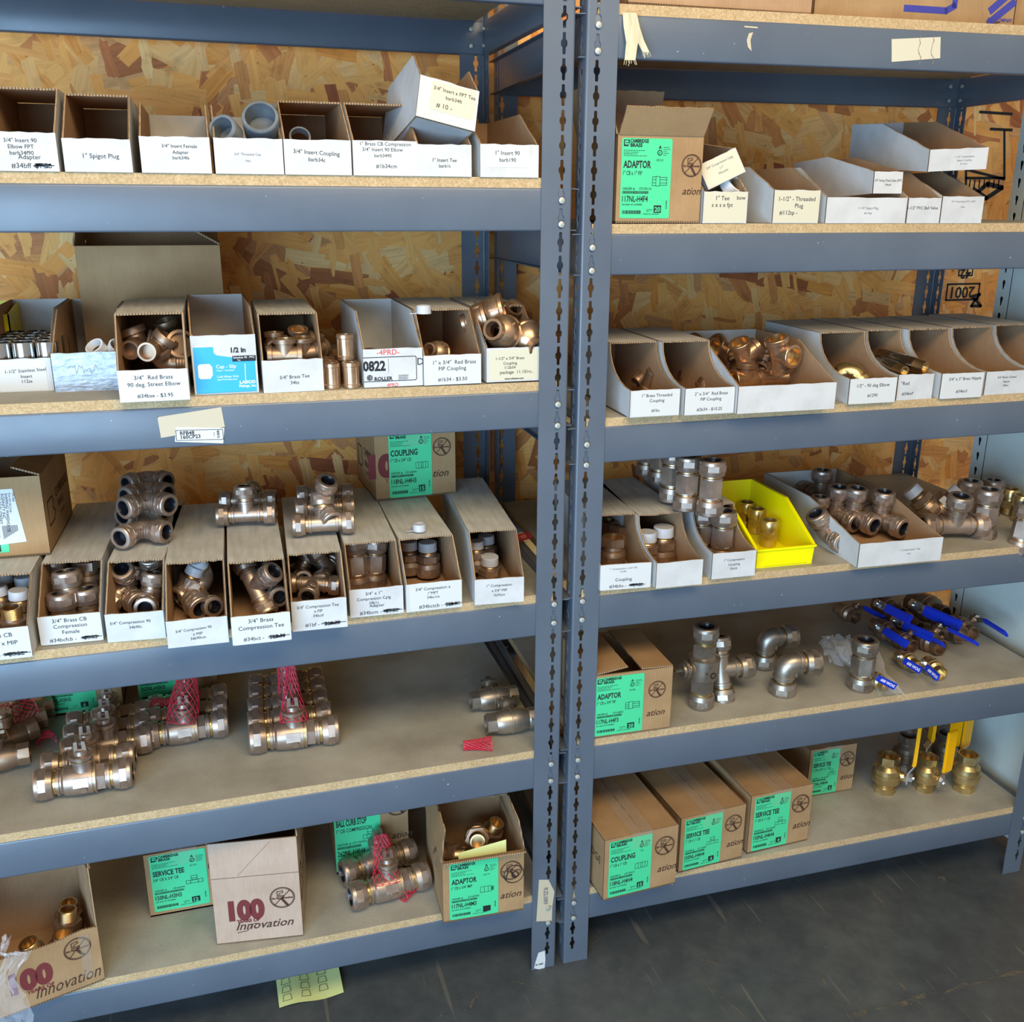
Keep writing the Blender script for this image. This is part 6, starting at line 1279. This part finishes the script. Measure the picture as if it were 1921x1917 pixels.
# plastic bag with a blue handled valve inside
film('plastic_bag', 'clear zip bag holding a blue handled valve beside the large coupling', [(P(1560,1200,z=zz+.05), P(1640,1195,z=zz+.06)), (P(1575,1230,z=zz+.04), P(1650,1225,z=zz+.05)), (P(1640,1280,z=zz+.006), P(1662,1262,z=zz+.03)), (P(1648,1302,z=zz+.004), P(1698,1302,z=zz+.004))], 'clear_film', .003, 7)
bv2('inside the clear bag at the shelf edge', (1628,1268), (1660,1285), .014, (-.2,-.9,.35), 'yellow_brass', 'blues', .85)
film('plastic_bag', 'crumpled clear bag with a white cap behind the elbows', [(P(1540,1190,z=zz+.07), P(1590,1190,z=zz+.06)), (P(1535,1210,z=zz+.05), P(1600,1215,z=zz+.05)), (P(1555,1240,z=zz+.01), P(1600,1250,z=zz+.01))], 'clear_film', .005, 9)
# R5 yellow valves
zz = ZR5
YV = 'large brass ball valve with yellow handle, '
def yv(label, u, v, Z, s=1.95, mt='yellow_brass', rotz=0): 
    o = put('yel', mt, label, (u, v, zz+.034*s), X=(0,0,1), Z=Z, s=s); return o
yv(YV+'front left of the group', 1663, 1450, (.78,-.62,0), 1.5); yv(YV+'front middle, broad grip to the viewer', 1738, 1450, (.18,-.98,0), 1.38); yv(YV+'right, behind the broad grip', 1812, 1448, (.1,1,0), 1.5); yv(YV+'rear left, grip edge on', 1700, 1410, (.93,-.35,0), 1.45, 'grey_bronze'); yv(YV+'rear right, broad grip above the front one', 1772, 1405, (.2,-.98,0), 1.4, 'grey_bronze')

# ------------------------------------------------------------------ groups of look-alikes
def shelf_of(o):
    z = o.matrix_world.translation.z; left = o.matrix_world.translation.x < 0
    names = ('lowest', 'second lowest', 'third lowest', 'fourth lowest', 'second highest', 'highest')
    lv = [LV, RV][not left][::-1]; k = 0
    for i, L in enumerate(lv):
        if z > L[0]-.01: k = i
    return names[k]+(' left' if left else ' right')+' shelf'
def set_groups():
    tops = [o for o in COL.objects if o.parent is None and 'label' in o and 'group' not in o]; G_ = {}
    for o in tops:
        c = o['category']
        if c in ('bin', 'carton'): key = {'bin': 'parts bins', 'carton': 'cardboard cartons'}[c]+' on the '+shelf_of(o)
        elif c == 'net sleeve': key = 'red net sleeves on the '+shelf_of(o)
        elif ', ' in o['label']: key = 'alike: '+o['label'].split(', ')[0]
        elif c in ('valve', 'pipe elbow', 'coupling', 'cap', 'paper', 'plastic bag'): key = c+'s on the '+shelf_of(o)
        else: continue
        G_.setdefault(key, []).append(o)
    for k, L in G_.items():
        if len(L) > 1:
            for o in L: o['group'] = k.replace('alike: ', '')
for o in COL.objects:                                  # origins at the middle of free-form things
    if o.parent is None and o.type == 'MESH' and 'label' in o and o.location.length < 1e-6:
        c = sum((v.co for v in o.data.vertices), V())/len(o.data.vertices)
        o.data.transform(Matrix.Translation(-c)); o.location = c
bpy.context.view_layer.update(); set_groups()
